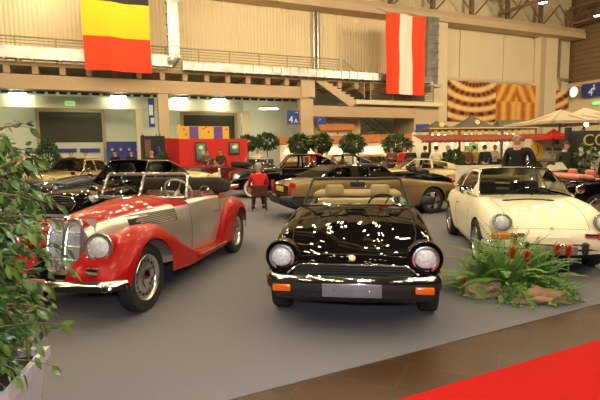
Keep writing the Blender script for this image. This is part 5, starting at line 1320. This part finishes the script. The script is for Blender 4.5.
place(PB, 426, 20.6, 20, 'person in a dark coat facing the bar below the left pointed roof', {'sweater': m_cs})
place(PB, 436, 20.0, -20, 'person in a black top facing the bar, left of the evergreen', None)
place(PC, 447, 20.8, 200, 'person in a white-collared dark top at the bar before the evergreen', {'hair': m_blond})
place(PB, 467, 20.2, 10, 'person in a brown coat right of the evergreen', {'sweater': m_cbr, 'hair': m_blond})
place(PB, 475, 20.6, 30, 'person in a mustard coat next to the brown coat', {'sweater': m_cy})
place(PB, 485, 19.4, 0, 'dark-haired person in black with back to the camera below the middle pointed roof', {'sweater': m_cs})
place(PC, 494, 22.0, 180, 'person in a cream shirt serving behind the bar crowd', {'sweater': m_cw})
place(PB, 574, 13.6, 200, 'person in a dark green coat before the black wall, left of the white flowers', {'sweater': mat('dark green cloth', (.03, .04, .03), .8, nscale=20, namt=.2)}, X=7.78)
place(PB, 598, 13.5, 160, 'blond person in black at the right edge before the gold letters', {'hair': m_blond}, X=9.0)
place(PB, 243, 26.0, 180, 'person in a white shirt between the red wall and the palms', {'sweater': m_cw})
place(PC, 258, 25.95, 200, 'person in a pale top near the leftmost trees', {'sweater': m_cw, 'hair': m_blond})
place(PB, 318, 21.8, 180, 'person in a red top in front of the second kiosk', {'sweater': m_cr_}, X=.78)
place(PC, 392, 21.6, 160, 'person in a dark brown top right of the widest kiosk', {'sweater': m_cbr})
# the chair the person in red sits on
t = thing('wooden_chair', 'dark red-brown wooden chair under the seated person in red', 'chair', (-1.12, 12.52, .006), R(8))
m_chr = mat('dark red wood', (.12, .025, .015), .45, nscale=9, namt=.2)
MB().rbox((0, .0, .415), (.42, .42, .04), .02, 2).build('seat', m_chr, t)
for x in (-.18, .18):
    MB().tube([(x, .18, .40), (x*1.05, .20, 0)], [.02, .014], 8).build('leg', m_chr, t); MB().tube([(x, -.18, .42), (x*1.08, -.26, 0)], [.02, .014], 8).build('leg', m_chr, t)
g = MB(); rows = [[(x, -.22-.07*(z-.45)+.03*math.cos(x*5)-.02, z) for x in [-.21+.42*k/10 for k in range(11)]] for z in (.46, .54, .62, .70)]; g.grid(rows); g.grid([[(p[0], p[1]-.025, p[2]) for p in r_] for r_ in rows], flip=True)
g.tube([rows[0][0], rows[-1][0], rows[-1][5], rows[-1][-1], rows[0][-1]], .018, 6); g.build('backrest', m_chr, t)
# ================================================================ PLANTS
m_leaf = mat('ficus leaf green', (.035, .10, .014), .4, nscale=7, namt=.5, spec=.6)
m_leaf2 = mat('ficus young leaf', (.09, .16, .022), .42, nscale=7, namt=.35, spec=.6)
m_leafd = mat('dark foliage', (.045, .095, .022), .5, nscale=5, namt=.4)
m_fern = mat('fern green', (.12, .27, .035), .5, nscale=9, namt=.35)
m_ivy = mat('ivy green', (.16, .30, .07), .45, nscale=12, namt=.4)
m_bark = mat('grey brown bark', (.20, .13, .08), .8, nscale=12, namt=.3, bump=.4, bscale=60)
m_zinc = mat('silver planter', (.55, .57, .62), .4, metal=.35, nscale=4, namt=.12, bump=.15, bscale=25)
m_soil = mat('potting soil', (.03, .02, .012), .9, nscale=20, namt=.3)
def leaf(g, p, d, n, L, W, droop=.25):
    d = Vector(d).normalized(); n = Vector(n); s_ = d.cross(n)
    s_ = s_.normalized() if s_.length > 1e-4 else Vector((1, 0, 0)); n = s_.cross(d).normalized(); p = Vector(p)
    pts = [p, p+d*L*.3+s_*W*.5-n*W*.08, p+d*L*.65+s_*W*.42-n*L*droop*.5, p+d*L-n*L*droop, p+d*L*.65-s_*W*.42-n*L*droop*.5, p+d*L*.3-s_*W*.5-n*W*.08, p+d*L*.35+n*W*.10, p+d*L*.7-n*L*droop*.42]
    g.add(pts, [(0, 1, 6), (1, 2, 7, 6), (2, 3, 7), (0, 6, 5), (6, 7, 4, 5), (7, 3, 4)])
def rdir(r, up=0.): 
    v = Vector((r.gauss(0, 1), r.gauss(0, 1), r.gauss(0, 1)+up)); return v.normalized()
# big ficus in a silver planter, left foreground
rnd = random.Random(11)
t = thing('planter_box', 'tapered silver metal planter at the bottom left corner', 'planter', (-1.66, 2.22, 0), R(10))
g = MB()
def sq(a, z): return [(-a, -a, z), (a, -a, z), (a, a, z), (-a, a, z)]
g.grid([sq(.19, .007)+sq(.19, .007)[:1], sq(.25, .455)+sq(.25, .455)[:1]]); g.grid([sq(.27, .455)+sq(.27, .455)[:1], sq(.27, .51)+sq(.27, .51)[:1], sq(.235, .51)+sq(.235, .51)[:1], sq(.235, .43)+sq(.235, .43)[:1]]); g.poly(sq(.25, .545)[::-1] if False else sq(.19, .007)[::-1]); g.build('planter_body', m_zinc, t, True, 30)
g = MB(); g.poly(sq(.236, .47)); g.build('soil', m_soil, t, False)
ft = thing('ficus_tree', 'bushy green weeping fig in the silver planter at the left edge', 'tree', (-1.69, 2.20, .465))
gs2 = MB(); br = []
for k in range(9):
    a = rnd.uniform(0, 2*PI); x, y = rnd.uniform(-.1, .1), rnd.uniform(-.1, .1); p = Vector((x, y, .0)); pts = [p]; d = Vector((math.cos(a)*.16, math.sin(a)*.16, 1)).normalized(); hh = rnd.uniform(1.0, 1.28)
    for i in range(8): p = p+d*hh/8; d = (d+Vector((rnd.uniform(-.12, .12), rnd.uniform(-.12, .12), .03))).normalized(); pts.append(p)
    MB().tube(pts, [.014-.0013*i for i in range(9)], 6).build('stem', m_bark, ft)
    for i in range(1, 9):
        for q in range(10):
            b = pts[i]; dd = Vector((rnd.gauss(0, 1), rnd.gauss(0, 1), rnd.uniform(-.1, .7))).normalized(); L = rnd.uniform(.18, .46)*(1.05-abs(i-4)*.07)
            bp = [b+dd*L*f+Vector((0, 0, -.16*f*f*L*2)) for f in (0, .35, .7, 1)]; gs2.tube(bp, [.005, .004, .003, .0015], 4); br.append(bp)
gs2.build('twigs', m_bark, ft)
g1, g2 = MB(), MB()
for bp in br:
    for f in range(20):
        i = min(2, int(f/20*3)); q = bp[i].lerp(bp[i+1], (f/20*3) % 1)
        d = (bp[3]-bp[0]).normalized()+rdir(rnd)*.9+Vector((0, 0, -.35))
        if q.z < .02 or (q.x > .22 and q.z < .12): continue
        leaf(g1 if rnd.random() < .72 else g2, q+rdir(rnd)*.03, d, rdir(rnd, 1.3), rnd.uniform(.036, .064), rnd.uniform(.018, .028))
    leaf(g2, bp[3], bp[3]-bp[2]+Vector((0, 0, -.1)), rdir(rnd, 1), .08, .034)
o = g1.build('foliage', m_leaf, ft); o = g2.build('young_foliage', m_leaf2, ft)
# background shrubs and small trees
def shrub(X, Y, z0, h, r, label, seed, n=420, L=.10, m=None, trunk=True, pot=None, name='shrub', z=.006, cat='plant'):
    rr = random.Random(seed); t = thing(name, label, cat, (X, Y, z))
    g = MB()
    for k in range(n):
        u = rdir(rr); q = Vector((u.x*r, u.y*r, z0+h/2+u.z*h/2))*1.0; f = rr.uniform(.35, 1)**.5; q = Vector((q.x*f, q.y*f, z0+h/2+(q.z-z0-h/2)*f))
        leaf(g, q, u+rdir(rr)*.8, rdir(rr, 1), L*rr.uniform(.7, 1.3), L*.45)
    g.build('foliage', m or m_leafd, t)
    if trunk: MB().tube([(0, 0, 0), (.02, 0, z0*.6), (0, .02, z0+h*.5)], [.05, .04, .02], 7).build('trunk', m_bark, t)
    if pot: MB().lathe([(0, 0), (pot*.7, 0), (pot, .35), (pot*.92, .36), (pot*.85, .3), (0, .3)], (0, 0, 0), (0, 0, 1), 18).build('pot', m_rub, t)
    return t
shrub(-11.3, 20.8, .45, 1.85, .46, 'upright dark green shrub right behind the weeping fig at left', 21, 1500, .13, pot=.25)
shrub(-6.3, 21.3, .3, 1.35, .30, 'dark bushy plant between the black booth and the red stand wall', 22, 1100, .12, pot=.25)
for i, (px, Y, w, zz, lab) in enumerate(((268, 26.4, .60, 1.75, 'leafy palm-like tree left of the leftmost kiosk'), (300, 22.4, .44, 1.5, 'leafy tree between the first two kiosks'), (322, 22.4, .42, 1.55, 'leafy tree between the second and third kiosks'),
        (353, 22.3, .50, 1.5, 'leafy tree between the third and the widest kiosk'), (397, 23.0, .60, 1.45, 'big leafy tree right of the widest kiosk'), (249, 27.6, .50, 1.7, 'leafy tree at the left end of the kiosk row'))):
    shrub((px-300)/F*Y, Y, zz+.02, .82, w*1.12, lab, 30+i, 620, .20, name='potted_tree', cat='tree', pot=.3)
shrub((378-300)/F*26.8, 26.8, 1.9, .8, .55, 'thin leafy tree rising behind the widest kiosk roof', 41, 160, .16, name='potted_tree', cat='tree', pot=.3)
shrub((460-300)/F*18.0, 18.75, .15, 1.45, .42, 'dark conical evergreen in front of the bar crowd', 42, 1300, .13, pot=.25)
t = shrub(8.38, 13.5, .9, .75, .24, 'white flower arrangement before the black wall with gold letters', 43, 120, .18, m=m_leafd, name='flower_arrangement', cat='flowers', pot=.2)
rr = random.Random(5)
for k in range(14):
    c = Vector((rr.uniform(-.24, .24), rr.uniform(-.25, .1), 1.25+rr.uniform(-.22, .32)))
    g = MB()
    for q in range(6): a = q*PI/3; leaf(g, c, (math.cos(a), -.5, math.sin(a)), (0, -1, 0), .09, .045, .1)
    g.ball(c, .02, n=4); g.build('blossom', mat('white petals', (.85, .80, .60), .6, nscale=8, namt=.05), t)
# ---- flower bed in front of the white coupe
def Gp(px, py, z=0): v = pix_at(px, py, z); return v
def fern(X, Y, label, seed, n, L, z=.006, arc=1.0):
    rr = random.Random(seed); t = thing('fern', label, 'fern', (X, Y, z)); g = MB()
    for k in range(n):
        a = rr.uniform(0, 2*PI); el = rr.uniform(.35, 1.45); ll = L*rr.uniform(.65, 1.1); p = Vector((rr.uniform(-.04, .04), rr.uniform(-.04, .04), .03)); d = Vector((math.cos(a)*math.cos(el), math.sin(a)*math.cos(el), math.sin(el))); N = 22; pts = [p]
        for i in range(N): p = p+d*ll/N; d = (d+Vector((0, 0, -.055*arc))).normalized(); pts.append(p)
        g.tube(pts[::3]+[pts[-1]], .0022, 4)
        for i in range(3, N+1):
            dd = (pts[i]-pts[i-1]).normalized(); sd = dd.cross(Vector((0, 0, 1))); sd = sd.normalized() if sd.length > .05 else Vector((1, 0, 0)); w = .075*math.sin(PI*min(1, (i-1)/N))**.7*(1.15-i/N*.75)+.012
            for s_ in (1, -1): leaf(g, pts[i], sd*s_+dd*.55, Vector((0, 0, 1)), w, .020, .15)
    g.build('fronds', m_fern, t); return t
fern(2.30, 5.02, 'large bushy fern in the middle of the flower bed before the white coupe', 1, 70, .78)
fern(2.62, 4.98, 'fern on the right of the flower bed before the white coupe', 2, 46, .60)
fern(1.98, 5.10, 'fern on the left of the flower bed before the white coupe', 3, 40, .52)
fern(2.42, 5.26, 'tall fern at the back of the flower bed, reaching the bumper', 4, 40, .74)
m_stone = mat('weathered driftwood', (.42, .28, .15), .85, nscale=9, namt=.3, bump=.8, bscale=22)
def rock(p, dims, label, seed):
    rr = random.Random(seed); bm = bmesh.new(); bmesh.ops.create_icosphere(bm, subdivisions=4, radius=1)
    from mathutils import noise
    for v in bm.verts:
        n = noise.noise(v.co*1.7+Vector((seed*3.1, 0, 0)))*.55+noise.noise(v.co*4.5+Vector((seed, 5, 0)))*.22+noise.noise(v.co*9)*.08
        v.co = Vector((v.co.x*dims[0], v.co.y*dims[1], max(-.35, v.co.z)*dims[2]))*(1+n)
    g = MB(); bm.verts.index_update(); g.add([v.co for v in bm.verts], [[v.index for v in f.verts] for f in bm.faces]); bm.free()
    mz = min(v.z for v in g.v); g.v = [Vector((v.x, v.y, v.z-mz)) for v in g.v]
    o = g.build('driftwood', m_stone, None, True, 60); o.location = (p[0], p[1], .006); tag(o, label, 'driftwood')
rock((1.98, 4.86), (.21, .10, .10), 'knobbly pale driftwood at the left front of the flower bed', 2)
rock((2.50, 4.62), (.26, .10, .10), 'long brown driftwood at the front of the flower bed under the ivy', 5)
t = thing('ivy_plant', 'trailing light green ivy along the front edge of the flower bed', 'ivy', (2.35, 4.66, .006)); g = MB(); rr = random.Random(9)
gv = MB()
for k in range(26):
    p = Vector((rr.uniform(-.24, .46), rr.uniform(-.02, .16), rr.uniform(.06, .20))); pts = [p]; a = rr.uniform(-2.8, -.3); d = Vector((math.cos(a), math.sin(a)*.5, -.1))
    for i in range(8): p = p+d*.035; p.z = max(.012, p.z-.012); pts.append(p.copy()); d = (d+Vector((rr.uniform(-.5, .5), rr.uniform(-.4, .3), 0))).normalized()
    gv.tube(pts, .0022, 4)
    for q in pts:
        for _ in range(3): leaf(g, q+Vector((rr.uniform(-.02, .02), rr.uniform(-.02, .02), .012)), rdir(rr, .2), rdir(rr, 1.6), rr.uniform(.03, .05), .03, .1)
g.build('leaves', m_ivy, t); gv.build('vines', m_bark, t)
m_bro = mat('red bract', (.62, .035, .012), .45, nscale=12, namt=.3); m_bry = mat('orange yellow tip', (.90, .35, .03), .45, nscale=12, namt=.2)
def brom(px, py, Y, label, seed, s_=1.):
    r_ = rt*(px-300)-up*(py-200)+fwd*F; tt = Y/r_.y; P = Vector((0, 0, CAMH))+r_*tt; rr = random.Random(seed); t = thing('bromeliad', label, 'flower', (P.x, P.y, .006)); h = P.z-.006
    MB().tube([(0, 0, 0), (.005, 0, h*.5), (0, 0, h-.12*s_)], [.007, .006, .008], 6).build('stem', m_fern, t)
    g, g2, gl = MB(), MB(), MB()
    for k in range(30): a = k*2.4; z = h-.12*s_+.10*s_*k/30; leaf(g, (0, 0, z), (math.cos(a)*.7, math.sin(a)*.7, .9), (math.cos(a), math.sin(a), -.5), .075*s_, .026*s_, -.05)
    for k in range(8): a = k*2.4; leaf(g2, (0, 0, h-.03*s_), (math.cos(a)*.5, math.sin(a)*.5, 1), (math.cos(a), math.sin(a), -.5), .065*s_, .026*s_, -.05)
    for k in range(9): a = k*2.4; leaf(gl, (0, 0, .01), (math.cos(a), math.sin(a), .9), (0, 0, 1), .24, .035, .3)
    g.build('red_bracts', m_bro, t); g2.build('yellow_tips', m_bry, t); gl.build('leaves', m_fern, t)
brom(513, 248, 4.93, 'red and yellow bromeliad left of the middle of the flower bed', 1, 1.1)
brom(527, 252, 4.80, 'orange-tipped red bromeliad in the middle front of the flower bed', 2)
brom(515, 236, 5.25, 'red bromeliad at the upper left of the flower bed near the bumper', 3)
brom(558, 246, 4.95, 'red bromeliad at the right of the flower bed, taller leftmost of two', 4)
brom(569, 247, 4.88, 'red bromeliad at the far right of the flower bed', 5)
brom(464, 279, 4.98, 'small orange bromeliad lying at the far left tip of the flower bed', 6, .7)
